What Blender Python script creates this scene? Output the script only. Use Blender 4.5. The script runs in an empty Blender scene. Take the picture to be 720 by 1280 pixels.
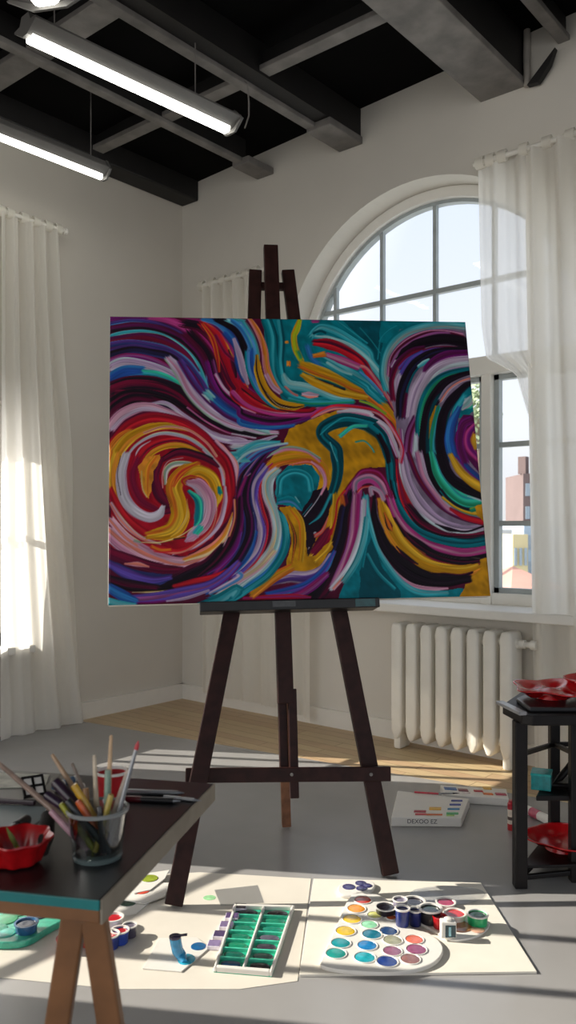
import bpy, bmesh, math, random
import numpy as np
from mathutils import Vector, Matrix
random.seed(7)
COL = bpy.context.scene.collection
PI = math.pi

# ------------------------------------------------------------------ camera geometry
# The room: x runs along the arched-window wall (y = 0), -y comes back along the left wall (x = 0).
F, PX, PY, EYE = 1033.0, 360.0, 660.0, 1.2
CAM = Vector((4.316, -4.012, EYE))
RIGHT = Vector((.768, .640, 0)); FWD = Vector((-.640, .768, 0)); UPV = Vector((0, 0, 1))

def ray(px, py):
    return RIGHT*((px-PX)/F) + FWD + UPV*((PY-py)/F)
def at(px, py, z=0.0):            # the place on a level surface of height z seen at that pixel
    d = ray(px, py); return CAM + d*((z-EYE)/d.z)
def on_v(px, py, y):              # the place on a plane parallel to the window wall
    d = ray(px, py); return CAM + d*((y-CAM.y)/d.y)
def on_u(px, py, x):
    d = ray(px, py); return CAM + d*((x-CAM.x)/d.x)
def deep(px, py, Y):              # the place at that depth from the camera
    return CAM + ray(px, py)*Y

# ------------------------------------------------------------------ materials
def lin(h):
    c = [int(h[i:i+2], 16)/255 for i in (0, 2, 4)]
    return tuple(x/12.92 if x <= .04045 else ((x+.055)/1.055)**2.4 for x in c)
MATS = {}
def mat(name, col, rough=.5, metal=0, var=.12, scale=12, bump=0, coat=0, spec=.5, emit=0, emit_col=None):
    if name in MATS: return MATS[name]
    m = bpy.data.materials.new(name); m.use_nodes = True; nt = m.node_tree; b = nt.nodes['Principled BSDF']
    c = lin(col) if isinstance(col, str) else col
    tc = nt.nodes.new('ShaderNodeTexCoord'); nz = nt.nodes.new('ShaderNodeTexNoise')
    nz.inputs['Scale'].default_value = scale; nz.inputs['Detail'].default_value = 5
    nt.links.new(tc.outputs['Object'], nz.inputs['Vector'])
    rp = nt.nodes.new('ShaderNodeValToRGB'); e = rp.color_ramp.elements
    e[0].position = .3; e[1].position = .7
    e[0].color = tuple(x*(1-var) for x in c)+(1,); e[1].color = tuple(min(1, x*(1+var)) for x in c)+(1,)
    nt.links.new(nz.outputs['Fac'], rp.inputs['Fac']); nt.links.new(rp.outputs['Color'], b.inputs['Base Color'])
    b.inputs['Roughness'].default_value = rough; b.inputs['Metallic'].default_value = metal
    b.inputs['Specular IOR Level'].default_value = spec; b.inputs['Coat Weight'].default_value = coat
    b.inputs['Coat Roughness'].default_value = .08
    if emit:
        b.inputs['Emission Color'].default_value = (lin(emit_col) if emit_col else c)+(1,); b.inputs['Emission Strength'].default_value = emit
    if bump:
        bp = nt.nodes.new('ShaderNodeBump'); bp.inputs['Strength'].default_value = bump; bp.inputs['Distance'].default_value = .01
        nt.links.new(nz.outputs['Fac'], bp.inputs['Height']); nt.links.new(bp.outputs['Normal'], b.inputs['Normal'])
    MATS[name] = m; return m

def glass_mat(name, tint=(1, 1, 1), gloss=.10, rough=.02, edge=.5):
    m = bpy.data.materials.new(name); m.use_nodes = True; nt = m.node_tree
    nt.nodes.remove(nt.nodes['Principled BSDF']); out = nt.nodes['Material Output']
    tr = nt.nodes.new('ShaderNodeBsdfTransparent'); tr.inputs['Color'].default_value = tint+(1,)
    gl = nt.nodes.new('ShaderNodeBsdfGlossy'); gl.inputs['Roughness'].default_value = rough
    lw = nt.nodes.new('ShaderNodeLayerWeight'); lw.inputs['Blend'].default_value = .35
    mp = nt.nodes.new('ShaderNodeMath'); mp.operation = 'MULTIPLY_ADD'; mp.inputs[1].default_value = edge; mp.inputs[2].default_value = gloss*.3
    mx = nt.nodes.new('ShaderNodeMixShader')
    nt.links.new(lw.outputs['Fresnel'], mp.inputs[0]); nt.links.new(mp.outputs[0], mx.inputs['Fac'])
    nt.links.new(tr.outputs[0], mx.inputs[1]); nt.links.new(gl.outputs[0], mx.inputs[2]); nt.links.new(mx.outputs[0], out.inputs['Surface'])
    MATS[name] = m; return m

def cloth_mat(name, col, trans=.4, clear=.12):
    m = bpy.data.materials.new(name); m.use_nodes = True; nt = m.node_tree
    nt.nodes.remove(nt.nodes['Principled BSDF']); out = nt.nodes['Material Output']; c = lin(col)+(1,)
    df = nt.nodes.new('ShaderNodeBsdfDiffuse'); tl = nt.nodes.new('ShaderNodeBsdfTranslucent'); tp = nt.nodes.new('ShaderNodeBsdfTransparent')
    df.inputs['Color'].default_value = c; tl.inputs['Color'].default_value = c
    tc = nt.nodes.new('ShaderNodeTexCoord'); wv = nt.nodes.new('ShaderNodeTexNoise'); wv.inputs['Scale'].default_value = 220
    nt.links.new(tc.outputs['Object'], wv.inputs['Vector'])
    bp = nt.nodes.new('ShaderNodeBump'); bp.inputs['Strength'].default_value = .06; bp.inputs['Distance'].default_value = .002
    nt.links.new(wv.outputs['Fac'], bp.inputs['Height']); nt.links.new(bp.outputs['Normal'], df.inputs['Normal'])
    m1 = nt.nodes.new('ShaderNodeMixShader'); m1.inputs['Fac'].default_value = trans
    nt.links.new(df.outputs[0], m1.inputs[1]); nt.links.new(tl.outputs[0], m1.inputs[2])
    m2 = nt.nodes.new('ShaderNodeMixShader'); m2.inputs['Fac'].default_value = clear
    nt.links.new(m1.outputs[0], m2.inputs[1]); nt.links.new(tp.outputs[0], m2.inputs[2]); nt.links.new(m2.outputs[0], out.inputs['Surface'])
    MATS[name] = m; return m

def floor_mat():
    m = mat('oak_planks', 'b08a5c', .42); nt = m.node_tree; b = nt.nodes['Principled BSDF']
    tc = nt.nodes.new('ShaderNodeTexCoord'); mp = nt.nodes.new('ShaderNodeMapping'); mp.inputs['Rotation'].default_value = (0, 0, .0)
    br = nt.nodes.new('ShaderNodeTexBrick'); br.offset = .37
    br.inputs['Color1'].default_value = lin('d4bc92')+(1,); br.inputs['Color2'].default_value = lin('c9a884')+(1,); br.inputs['Mortar'].default_value = lin('6d4f30')+(1,)
    br.inputs['Scale'].default_value = 1; br.inputs['Brick Width'].default_value = .9; br.inputs['Row Height'].default_value = .085; br.inputs['Mortar Size'].default_value = .0016
    nz = nt.nodes.new('ShaderNodeTexNoise'); nz.inputs['Scale'].default_value = 9; nz.inputs['Detail'].default_value = 8
    m2 = nt.nodes.new('ShaderNodeMapping'); m2.inputs['Scale'].default_value = (1, 14, 1)
    mx = nt.nodes.new('ShaderNodeMixRGB'); mx.blend_type = 'MULTIPLY'; mx.inputs['Fac'].default_value = .35
    nt.links.new(tc.outputs['Object'], mp.inputs['Vector']); nt.links.new(mp.outputs[0], br.inputs['Vector'])
    nt.links.new(tc.outputs['Object'], m2.inputs['Vector']); nt.links.new(m2.outputs[0], nz.inputs['Vector'])
    nt.links.new(br.outputs['Color'], mx.inputs[1]); nt.links.new(nz.outputs['Fac'], mx.inputs[2]); nt.links.new(mx.outputs[0], b.inputs['Base Color'])
    return m

# ------------------------------------------------------------------ mesh kit
class MB:
    def __init__(s): s.v = []; s.f = []
    def add(s, vs, fs):
        k = len(s.v); s.v += [Vector(p) for p in vs]; s.f += [tuple(i+k for i in f) for f in fs]; return s
    def box(s, c, size, X=(1, 0, 0), Y=(0, 1, 0), Z=(0, 0, 1)):
        c = Vector(c); X = Vector(X).normalized()*size[0]/2; Y = Vector(Y).normalized()*size[1]/2; Z = Vector(Z).normalized()*size[2]/2
        vs = [c+X*i+Y*j+Z*k for k in (-1, 1) for j in (-1, 1) for i in (-1, 1)]
        return s.add(vs, [(0, 2, 3, 1), (4, 5, 7, 6), (0, 1, 5, 4), (2, 6, 7, 3), (0, 4, 6, 2), (1, 3, 7, 5)])
    def span(s, a, b):
        a = Vector(a); b = Vector(b); return s.box((a+b)/2, b-a)
    def beam(s, p0, p1, w, t, side):
        p0 = Vector(p0); p1 = Vector(p1); d = (p1-p0); L = d.length; d.normalize(); side = Vector(side); side = (side-d*side.dot(d)).normalized()
        return s.box((p0+p1)/2, (w, t, L), side, d.cross(side), d)
    def prism(s, pts, h, ax=(0, 0, 1)):
        ax = Vector(ax).normalized()*h; n = len(pts); pts = [Vector(p) for p in pts]
        ar = sum(((pts[i].cross(pts[(i+1) % n])) for i in range(n)), Vector((0, 0, 0)))
        if ar.dot(ax) < 0: pts = pts[::-1]
        vs = pts+[p+ax for p in pts]
        return s.add(vs, [tuple(range(n))[::-1], tuple(range(n, 2*n))]+[(i, (i+1) % n, n+(i+1) % n, n+i) for i in range(n)])
    def lathe(s, c, prof, seg=24, ax=(0, 0, 1), rx=1, ry=1, X=None, rad=None, caps=True):
        c = Vector(c); A = Vector(ax).normalized(); X = Vector(X) if X else (Vector((1, 0, 0)) if abs(A.x) < .8 else Vector((0, 1, 0)))
        X = (X-A*X.dot(A)).normalized(); Y = A.cross(X); vs = []
        for r, z in prof:
            for k in range(seg):
                a = 2*PI*k/seg; q = rad(a) if rad else 1
                vs.append(c+A*z+X*(r*rx*q*math.cos(a))+Y*(r*ry*q*math.sin(a)))
        fs = []
        for j in range(len(prof)-1):
            for k in range(seg):
                fs.append((j*seg+k, j*seg+(k+1) % seg, (j+1)*seg+(k+1) % seg, (j+1)*seg+k))
        if caps:
            if prof[0][0] > 1e-5: fs.append(tuple(range(seg))[::-1])
            if prof[-1][0] > 1e-5: fs.append(tuple((len(prof)-1)*seg+k for k in range(seg)))
        return s.add(vs, fs)
    def tube(s, pts, r, seg=10):
        pts = [Vector(p) for p in pts]; n = len(pts); rs = r if isinstance(r, (list, tuple)) else [r]*n
        vs = []; prev = None
        for i, p in enumerate(pts):
            d = (pts[min(i+1, n-1)]-pts[max(i-1, 0)]).normalized()
            if prev is None: X = d.orthogonal().normalized()
            else: X = (prev-d*prev.dot(d)).normalized()
            prev = X; Y = d.cross(X)
            vs += [p+(X*math.cos(2*PI*k/seg)+Y*math.sin(2*PI*k/seg))*rs[i] for k in range(seg)]
        fs = [(j*seg+k, j*seg+(k+1) % seg, (j+1)*seg+(k+1) % seg, (j+1)*seg+k) for j in range(n-1) for k in range(seg)]
        fs += [tuple(range(seg))[::-1], tuple((n-1)*seg+k for k in range(seg))]
        return s.add(vs, fs)
    def grid(s, fn, nu, nv):
        vs = [fn(i/nu, j/nv) for j in range(nv+1) for i in range(nu+1)]
        return s.add(vs, [(j*(nu+1)+i, j*(nu+1)+i+1, (j+1)*(nu+1)+i+1, (j+1)*(nu+1)+i) for j in range(nv) for i in range(nu)])
    def build(s, name, m, parent=None, smooth=False, bevel=0, seg=2, weld=False):
        if parent is not None:
            r = parent
            while r.parent: r = r.parent
            o0 = Vector(r.location)
        else:
            xs = [p.x for p in s.v]; ys = [p.y for p in s.v]; zs = [p.z for p in s.v]
            o0 = Vector(((min(xs)+max(xs))/2, (min(ys)+max(ys))/2, min(zs)))
        me = bpy.data.meshes.new(name); me.from_pydata([tuple(p-o0) for p in s.v], [], s.f)
        bm = bmesh.new(); bm.from_mesh(me)
        if weld: bmesh.ops.remove_doubles(bm, verts=bm.verts, dist=1e-5)
        if bevel:
            ed = [e for e in bm.edges if len(e.link_faces) == 2 and e.calc_face_angle(0) > .5]
            bmesh.ops.bevel(bm, geom=ed, offset=bevel, segments=seg, affect='EDGES', profile=.5, clamp_overlap=True)
        if smooth:
            for f in bm.faces: f.smooth = True
            for e in bm.edges:
                if len(e.link_faces) == 2 and e.calc_face_angle(0) > .7: e.smooth = False
        bm.to_mesh(me); bm.free(); me.update()
        o = bpy.data.objects.new(name, me); COL.objects.link(o)
        if isinstance(m, str): m = MATS[m]
        me.materials.append(m)
        if parent is not None: o.parent = parent
        else: o.location = o0
        return o

def thing(name, loc, label, cat, group=None):
    o = bpy.data.objects.new(name, None); COL.objects.link(o); o.location = loc; o.empty_display_size = .05
    o['label'] = label; o['category'] = cat
    if group: o['group'] = group
    return o
def tag(o, label, cat, group=None, kind=None):
    o['label'] = label; o['category'] = cat
    if group: o['group'] = group
    if kind: o['kind'] = kind
    return o
def struct(o): o['kind'] = 'structure'; return o
def root(name, loc=(0, 0, 0)):
    o = bpy.data.objects.new(name, None); COL.objects.link(o); o.location = loc; o['kind'] = 'structure'; return o

# ------------------------------------------------------------------ oil painting
def paint_field(strokes, pal, W, H, nx, ny, seed=4):
    """Lay oil strokes over a W x H mm canvas; returns (ny,nx,3) linear colour and (ny,nx) paint height."""
    rng = np.random.RandomState(seed)
    pal = [np.array([int(v[i:i+2], 16) for i in (0, 2, 4)]) / 255.0 for v in pal]
    tab = rng.rand(256, 256)
    def noise(a, b):
        ia = np.floor(a).astype(int); ib = np.floor(b).astype(int)
        fa = a - ia; fb = b - ib; fa = fa*fa*(3-2*fa); fb = fb*fb*(3-2*fb)
        g = lambda i, j: tab[i & 255, j & 255]
        return (g(ia, ib)*(1-fa)+g(ia+1, ib)*fa)*(1-fb)+(g(ia, ib+1)*(1-fa)+g(ia+1, ib+1)*fa)*fb
    X, Y = np.meshgrid(np.linspace(0, W, nx), np.linspace(0, H, ny))
    img = np.zeros((ny, nx, 3)); img[:] = pal[3]
    hgt = np.zeros((ny, nx))
    dx, dy = W/(nx-1), H/(ny-1)
    for si, (kind, pts, ws, cols, nz) in enumerate(strokes):
        pts = np.array(pts, float); C = np.array([pal[c] for c in cols])
        pad = (max(ws) if kind == 1 else 0) + 6
        x0 = max(0, int((pts[:, 0].min()-pad)/dx)); x1 = min(nx, int((pts[:, 0].max()+pad)/dx)+2)
        y0 = max(0, int((pts[:, 1].min()-pad)/dy)); y1 = min(ny, int((pts[:, 1].max()+pad)/dy)+2)
        if x1 <= x0 or y1 <= y0: continue
        gx = X[y0:y1, x0:x1].ravel(); gy = Y[y0:y1, x0:x1].ravel()
        off = rng.rand(4)*200
        if kind == 0:
            ins = np.zeros(gx.shape, bool); wob = 6*(noise(gx/22+off[0], gy/22+off[1])-.5)
            px_, py_ = gx+wob, gy-wob
            n = len(pts)
            for i in range(n):
                a, b = pts[i], pts[(i+1) % n]
                cr = (a[1] > py_) != (b[1] > py_)
                with np.errstate(divide='ignore', invalid='ignore'):
                    xi = a[0]+(py_-a[1])*(b[0]-a[0])/(b[1]-a[1])
                ins ^= cr & (px_ < xi)
            al = ins.astype(float)
            v = noise(gx/46+gy/70+off[2], gy/30-gx/90+off[3])*.6 + noise(gx/13+gy/20+off[3], gy/22-gx/40+off[0])*.4
            col = C[0][None]*(1+nz*.45*(v-.5))[:, None]
            bump = v*.5
        else:
            n = len(pts)
            ext = np.vstack([2*pts[0]-pts[1], pts, 2*pts[-1]-pts[-2]])
            wv = np.interp(np.linspace(0, 1, n), np.linspace(0, 1, len(ws)), ws)
            S = []; Wd = []
            for i in range(n-1):
                p0, p1, p2, p3 = ext[i:i+4]; k = max(3, int(np.hypot(*(p2-p1))/2.5))
                t = np.linspace(0, 1, k, endpoint=(i == n-2))[:, None]
                S.append(.5*((2*p1)+(-p0+p2)*t+(2*p0-5*p1+4*p2-p3)*t*t+(-p0+3*p1-3*p2+p3)*t**3))
                tt = t[:, 0]; tt = tt*tt*(3-2*tt)
                Wd.append(wv[i]*(1-tt)+wv[i+1]*tt)
            S = np.vstack(S); Wd = np.concatenate(Wd)/2
            T = np.gradient(S, axis=0); L = np.hypot(T[:, 0], T[:, 1])+1e-9; T /= L[:, None]; arc = np.cumsum(L)
            best = np.full(gx.shape, 1e18); idx = np.zeros(gx.shape, int)
            for j in range(len(S)):
                d = (gx-S[j, 0])**2+(gy-S[j, 1])**2
                mk = d < best; best[mk] = d[mk]; idx[mk] = j
            hw = Wd[idx]*1.08+.6; ox = gx-S[idx, 0]; oy = gy-S[idx, 1]
            s = (ox*T[idx, 1]-oy*T[idx, 0])/hw       # -1 on the upper side of a rightward stroke
            a = arc[idx]; tip = (idx == 0) | (idx == len(S)-1); r = np.where(tip, np.sqrt(best)/hw, np.abs(s))
            fine = noise(s*hw/2.6+off[0], a/70+off[1]); mid = noise(s*hw/8+off[2], a/130+off[3])
            al = np.clip((1.06+.22*nz*(fine-.5)-r)*hw/3.2, 0, 1)
            along = ox*T[idx, 0]+oy*T[idx, 1]; endd = np.minimum(a+along, arc[-1]-a-along)
            al *= np.clip((endd+hw*(.8-1.0*fine))/(hw*.5+1.5), 0, 1)
            q = np.clip((s+1)/2+nz*(.26*(mid-.5)+.10*(fine-.5)), 0, 1)*(len(C)-1)
            i0 = np.minimum(q.astype(int), max(len(C)-2, 0)); f = np.clip((q-i0-.5)*1.8+.5, 0, 1); f = f*f*(3-2*f)
            c1 = C[np.minimum(i0+1, len(C)-1)]
            col = C[i0]*(1-f)[:, None]+c1*f[:, None]
            col = col*(1+nz*(.26*(fine-.5)+.22*(mid-.5)))[:, None]
            bump = fine*.7+.3*mid+.35*np.clip((r-.6)*2.5, 0, 1)
        blk = img[y0:y1, x0:x1].reshape(-1, 3); blk += (col-blk)*al[:, None]
        img[y0:y1, x0:x1] = blk.reshape(y1-y0, x1-x0, 3)
        hb = hgt[y0:y1, x0:x1].ravel(); hb += (bump+.15*hb-hb)*al; hgt[y0:y1, x0:x1] = hb.reshape(y1-y0, x1-x0)
    img = np.clip(img, 0, 1)
    return np.where(img <= .04045, img/12.92, ((img+.055)/1.055)**2.4), hgt

# paint colours
PALETTE = ['1a0d1c', '120a14', '1e1a3c', '4e0a2a', '6e0c30', '9c0c22', 'c01a28', '8f1f62', 'b03a80', '551048', '6a1468', '4b2f78', '5a44a0', '1f4a98', '2a6fb0', '4a86c0', '00707e', '004c5a', '003844', '2f9aa8', '5aa6b0', '8cbcbe', 'a48cae', 'bca8c0', 'c898ac', 'b87a98', '86457e', 'c2bcc8', 'b0c0c6', 'bb8410', 'd6a72c', 'c4641c', 'd8882a', '1c8a66', '2fb89a', 'd4bc92', 'd07868', '7c6c84', 'a696ac', '8a9a9a', '2a2f6a', '88a08c', '9fae1c']
# brush strokes in canvas millimetres: kind (1 stroke, 0 filled patch), path, widths, colours across, streakiness
STROKES = [
(0, [(-22, 1087), (450, 1096), (940, 1105), (1482, 1114), (1371, -40), (422, -16), (-13, -5)], [0], [3], 1.0),
(0, [(557, 1098), (971, 1105), (1014, 1106), (1072, 874), (1062, 722), (952, 782), (835, 744), (649, 706), (597, 810)], [0], [16], 1.0),
(0, [(853, 1087), (939, 1089), (1087, 1084), (1021, 989), (998, 850), (972, 911), (934, 1003)], [0], [17], 1.0),
(0, [(646, 633), (746, 677), (833, 707), (915, 677), (997, 618), (1010, 485), (946, 485), (875, 443), (814, 344), (780, 233), (713, 111), (646, 112), (702, 317), (641, 509), (558, 488), (630, 582)], [0], [29], 1.0),
(0, [(795, 1), (856, 108), (902, 315), (912, 393), (935, 314), (961, 174), (1017, 77), (1103, 14), (1265, 31), (1246, -24), (874, -21)], [0], [16], 1.0),
(0, [(881, 94), (930, 230), (964, 112), (1027, 22), (1011, -18), (874, -14)], [0], [17], 0.6),
(0, [(1233, -17), (1265, 37), (1306, 99), (1338, 140), (1389, 146), (1372, -27)], [0], [29], 1.0),
(1, [(-8, 1060), (116, 1062), (205, 1046), (274, 994)], [40], [9, 10, 7], 1.0),
(1, [(143, 1067), (212, 1055), (275, 1024), (337, 972), (374, 905)], [36], [7, 8, 9], 1.0),
(1, [(268, 1062), (352, 1040), (420, 966), (460, 868), (464, 801), (531, 735), (621, 699)], [63], [9, 7, 0, 3], 1.0),
(1, [(-1, 1041), (81, 1055), (171, 1045), (254, 1009), (315, 949), (352, 867), (358, 801)], [16], [2, 11, 40, 15], 1.0),
(1, [(-1, 1015), (95, 1033), (184, 1021), (267, 979), (322, 912), (352, 845)], [30], [3, 9, 0, 3], 1.0),
(1, [(281, 1009), (343, 934), (376, 853), (402, 779), (456, 720), (468, 691)], [53], [3, 0, 3, 9], 1.0),
(1, [(-1, 991), (54, 1007), (129, 1013), (205, 996), (274, 947), (321, 882), (344, 801), (354, 764)], [15, 13, 11, 8, 8, 12, 22, 26], [20, 19, 21], 1.0),
(1, [(-1, 973), (115, 990), (198, 970), (267, 925), (314, 852)], [29], [9, 4, 3], 1.0),
(1, [(0, 953), (68, 964), (143, 957), (211, 939), (273, 895), (320, 830), (354, 764), (407, 698), (468, 655)], [29], [15, 11, 40, 9, 12], 1.0),
(1, [(0, 922), (81, 942), (156, 931), (218, 914), (273, 867)], [34], [11, 0, 2, 40], 1.0),
(1, [(0, 892), (61, 912), (143, 902), (211, 866), (272, 807)], [24], [7, 26, 10, 26], 1.0),
(1, [(0, 871), (54, 891), (136, 877), (204, 850), (258, 813)], [33], [28, 22, 23, 27], 1.0),
(1, [(0, 827), (54, 857), (125, 856)], [37], [14, 13, 13], 1.0),
(1, [(1, 800), (48, 826), (115, 839), (163, 832)], [20], [13, 14, 40], 1.0),
(1, [(119, 852), (170, 845), (224, 822), (278, 778)], [22], [19, 34, 19, 16], 1.0),
(1, [(1, 787), (75, 812), (169, 807), (251, 771), (305, 713), (372, 655), (467, 615), (506, 597)], [46], [3, 0, 4, 3, 0], 1.0),
(1, [(21, 771), (149, 774), (224, 754), (284, 711)], [20], [4, 3, 5], 1.0),
(1, [(1, 719), (61, 755), (129, 758), (210, 734), (291, 679), (358, 636), (467, 603), (520, 598), (590, 611)], [50], [0, 1, 3, 0, 2], 1.0),
(1, [(-5, 676), (34, 719), (88, 747), (156, 741)], [40], [0, 3, 1], 1.0),
(1, [(278, 716), (345, 662), (413, 624), (467, 608), (520, 598)], [7], [8, 25], 1.0),
(1, [(139, 731), (203, 730), (264, 685), (331, 637), (385, 603), (466, 583), (492, 567)], [7, 17, 17, 20, 26, 33, 40], [23, 22, 27, 22], 1.0),
(1, [(438, 615), (479, 608), (527, 598)], [7], [27, 23], 1.0),
(1, [(208, 910), (252, 855), (289, 778), (346, 709), (413, 662), (468, 639), (487, 639), (542, 623), (611, 619)], [26, 40, 37, 34, 30, 26, 26, 22, 13], [22, 23, 25, 23, 41], 1.0),
(1, [(467, 655), (521, 637), (576, 621)], [17], [41, 21, 39], 1.0),
(1, [(252, 900), (300, 815), (353, 749), (414, 691), (468, 662)], [22], [12, 11, 9, 11], 1.0),
(1, [(351, 779), (415, 717), (469, 682), (481, 658), (577, 646), (668, 656)], [30], [40, 13, 14, 13], 1.0),
(1, [(344, 775), (371, 746)], [30], [21, 20, 28], 1.0),
(1, [(363, 897), (382, 823), (416, 764), (470, 717), (481, 688), (564, 664), (648, 668), (747, 695)], [33], [26, 9, 0, 10, 11], 1.0),
(1, [(383, 845), (416, 786), (470, 737), (482, 717), (530, 697)], [13], [25, 23, 8], 1.0),
(1, [(331, 1052), (386, 995), (419, 913), (452, 831), (472, 794), (470, 764), (531, 721), (600, 699), (662, 688)], [26, 44, 56, 60, 60, 57, 46, 29, 13], [32, 6, 5, 5, 3, 6], 1.0),
(1, [(338, 1048), (375, 988), (391, 920), (397, 853)], [11, 17, 15, 9], [31, 6, 31], 1.0),
(1, [(434, 943), (453, 876), (459, 831)], [7, 20, 9], [0, 3], 1.0),
(1, [(386, 1003), (420, 935), (461, 891), (471, 824)], [12], [7, 4, 7], 1.0),
(1, [(442, 779), (483, 735), (537, 706), (620, 688), (719, 693), (776, 714), (834, 730)], [17, 15, 15, 17, 22, 24, 19], [25, 8, 8, 7], 1.0),
(1, [(484, 794), (552, 743), (635, 712), (719, 706), (748, 718)], [20], [3, 5, 0], 1.0),
(1, [(338, 1072), (401, 1049), (449, 989), (475, 921)], [26], [13, 14, 15], 1.0),
(1, [(388, 1075), (443, 1042), (478, 1004), (497, 944), (508, 876)], [33], [2, 0, 1, 0], 1.0),
(1, [(421, 1011), (462, 951), (466, 891), (492, 816)], [22], [14, 13, 40], 1.0),
(1, [(454, 989), (474, 921), (486, 861), (502, 805)], [13, 24, 24, 13], [23, 22, 38], 1.0),
(1, [(430, 1074), (479, 1050), (484, 1050), (518, 990), (532, 929), (525, 876)], [33], [20, 19, 15, 21, 20], 1.0),
(1, [(449, 1061), (484, 1027), (512, 967), (524, 906)], [17], [19, 14, 15], 1.0),
(1, [(511, 944), (514, 869), (537, 802), (574, 750), (615, 721)], [32], [14, 13, 15, 16], 1.0),
(1, [(578, 1072), (598, 998), (598, 915), (612, 832), (652, 773), (721, 743), (806, 744)], [40], [17, 16, 19, 16, 17], 1.0),
(1, [(628, 1068), (639, 984), (630, 900), (633, 840)], [26], [16, 17, 19, 16], 1.0),
(1, [(513, 1074), (547, 1013), (568, 945), (575, 869), (600, 802), (624, 773)], [16, 22, 24, 26, 26, 16], [36, 32, 36, 25], 1.0),
(1, [(520, 1066), (554, 998), (565, 922)], [9], [31, 36], 1.0),
(1, [(539, 922), (542, 854), (564, 787), (608, 736), (664, 721), (710, 726)], [13, 29, 33, 34, 29, 13], [30, 29, 29, 0, 29, 30], 1.0),
(1, [(571, 772), (608, 728), (656, 712)], [4], [0, 35, 0], 1.0),
(1, [(571, 847), (593, 802), (624, 773)], [17], [38, 25, 23], 1.0),
(1, [(633, 847), (653, 810), (709, 798), (765, 781), (821, 757), (892, 746)], [20, 33, 36, 26, 24, 13], [20, 21, 20, 19], 1.0),
(1, [(701, 769), (729, 766), (765, 764)], [13, 24, 13], [24, 23, 36], 1.0),
(1, [(639, 799), (666, 773), (687, 762)], [9], [36, 25], 1.0),
(1, [(651, 751), (721, 737), (806, 736), (899, 741)], [17], [16, 19, 33, 16], 1.0),
(1, [(707, 1072), (694, 1030), (682, 1000), (687, 946), (708, 899)], [16, 24, 22, 24, 20], [30, 42, 42, 29], 1.0),
(1, [(690, 939), (701, 908)], [19], [33, 42], 1.0),
(1, [(731, 962), (750, 909), (799, 879)], [40], [16, 14, 16], 1.0),
(1, [(699, 889), (762, 862), (839, 832), (895, 803), (952, 783), (963, 761), (1004, 722), (1050, 663), (1064, 603)], [33, 42, 40, 40, 46, 46, 42, 26, 17], [30, 29, 29, 31, 29], 1.0),
(1, [(704, 848), (760, 814), (837, 781), (893, 767), (950, 756)], [20, 33, 34, 33, 26, 20], [29, 30, 29, 29], 1.0),
(1, [(754, 833), (803, 817), (866, 793)], [4, 12, 5], [33, 18, 0], 1.0),
(1, [(824, 802), (866, 790)], [5, 12], [18, 0], 1.0),
(1, [(919, 744), (961, 729), (1016, 692)], [11], [33, 42, 33], 1.0),
(1, [(747, 1000), (763, 1024), (792, 1040), (849, 1019), (919, 972), (961, 938), (972, 903), (1005, 850), (1030, 790)], [34], [16, 19, 20, 19, 16], 1.0),
(1, [(755, 1014), (784, 1024), (806, 1015)], [11], [17, 18], 1.0),
(1, [(762, 1002), (819, 992), (890, 962), (945, 918), (991, 864), (1024, 803)], [11, 22, 26, 29, 30, 24, 13], [20, 21, 20, 19], 1.0),
(1, [(786, 909), (849, 872), (912, 834), (953, 806), (965, 788), (1013, 746)], [44], [19, 20, 16, 19, 16], 1.0),
(1, [(800, 898), (856, 864), (898, 849)], [13], [20, 21, 20], 1.0),
(1, [(753, 977), (818, 969), (881, 942), (937, 897), (968, 842), (1015, 782), (1054, 707)], [24, 42, 40, 37, 33, 26, 19, 13], [5, 3, 6, 5], 1.0),
(1, [(801, 928), (865, 904), (928, 876)], [20, 32, 26], [8, 25, 7], 1.0),
(1, [(751, 922), (801, 931)], [17, 22], [32, 31], 1.0),
(1, [(929, 884), (957, 869), (1002, 800), (1034, 745), (1062, 678), (1076, 618)], [12], [25, 36, 8], 1.0),
(1, [(926, 859), (967, 818), (1007, 767)], [13], [19, 15, 16], 1.0),
(1, [(936, 1040), (977, 988), (1010, 935)], [5], [19, 16], 1.0),
(1, [(852, 1064), (908, 1018), (963, 973)], [9], [19, 16], 1.0),
(1, [(754, 1066), (779, 1067)], [19], [26, 8], 1.0),
(1, [(649, 976), (660, 978)], [11], [32], 1.0),
(1, [(657, 900), (656, 878)], [15], [31, 32], 1.0),
(0, [(1029, 1106), (1390, 1113), (1413, 1034), (1156, 1014), (1072, 974), (1006, 981)], [0], [16], 0.7),
(0, [(1091, 1037), (1357, 1088), (1444, 724), (1398, 237), (1282, 225), (1100, 256), (1031, 384), (1058, 559), (1043, 760), (1021, 873)], [0], [37], 0.8),
(1, [(998, 911), (1014, 989), (1046, 1028), (1084, 1051)], [5], [19, 16], 1.0),
(1, [(1030, 782), (1016, 858), (1041, 950), (1097, 1013), (1173, 1046), (1264, 1060), (1362, 1053)], [33], [16, 19, 20, 39, 20], 1.0),
(1, [(1041, 843), (1057, 920), (1109, 978), (1179, 1016), (1254, 1025), (1347, 1010)], [26], [26, 25, 3, 26, 37], 1.0),
(1, [(1047, 881), (1088, 943), (1147, 987), (1223, 1017), (1291, 1020)], [17], [37, 26, 38, 37], 1.0),
(1, [(1068, 912), (1107, 947), (1168, 977), (1244, 996), (1304, 994), (1363, 976)], [7, 26, 40, 42, 42, 42], [0, 1, 0], 1.0),
(1, [(1049, 745), (1048, 820), (1073, 889), (1129, 942), (1185, 958)], [26], [9, 3, 4, 37], 1.0),
(1, [(1080, 874), (1119, 913), (1173, 940), (1226, 956), (1301, 957), (1360, 942)], [20], [4, 12, 10, 7], 1.0),
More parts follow.
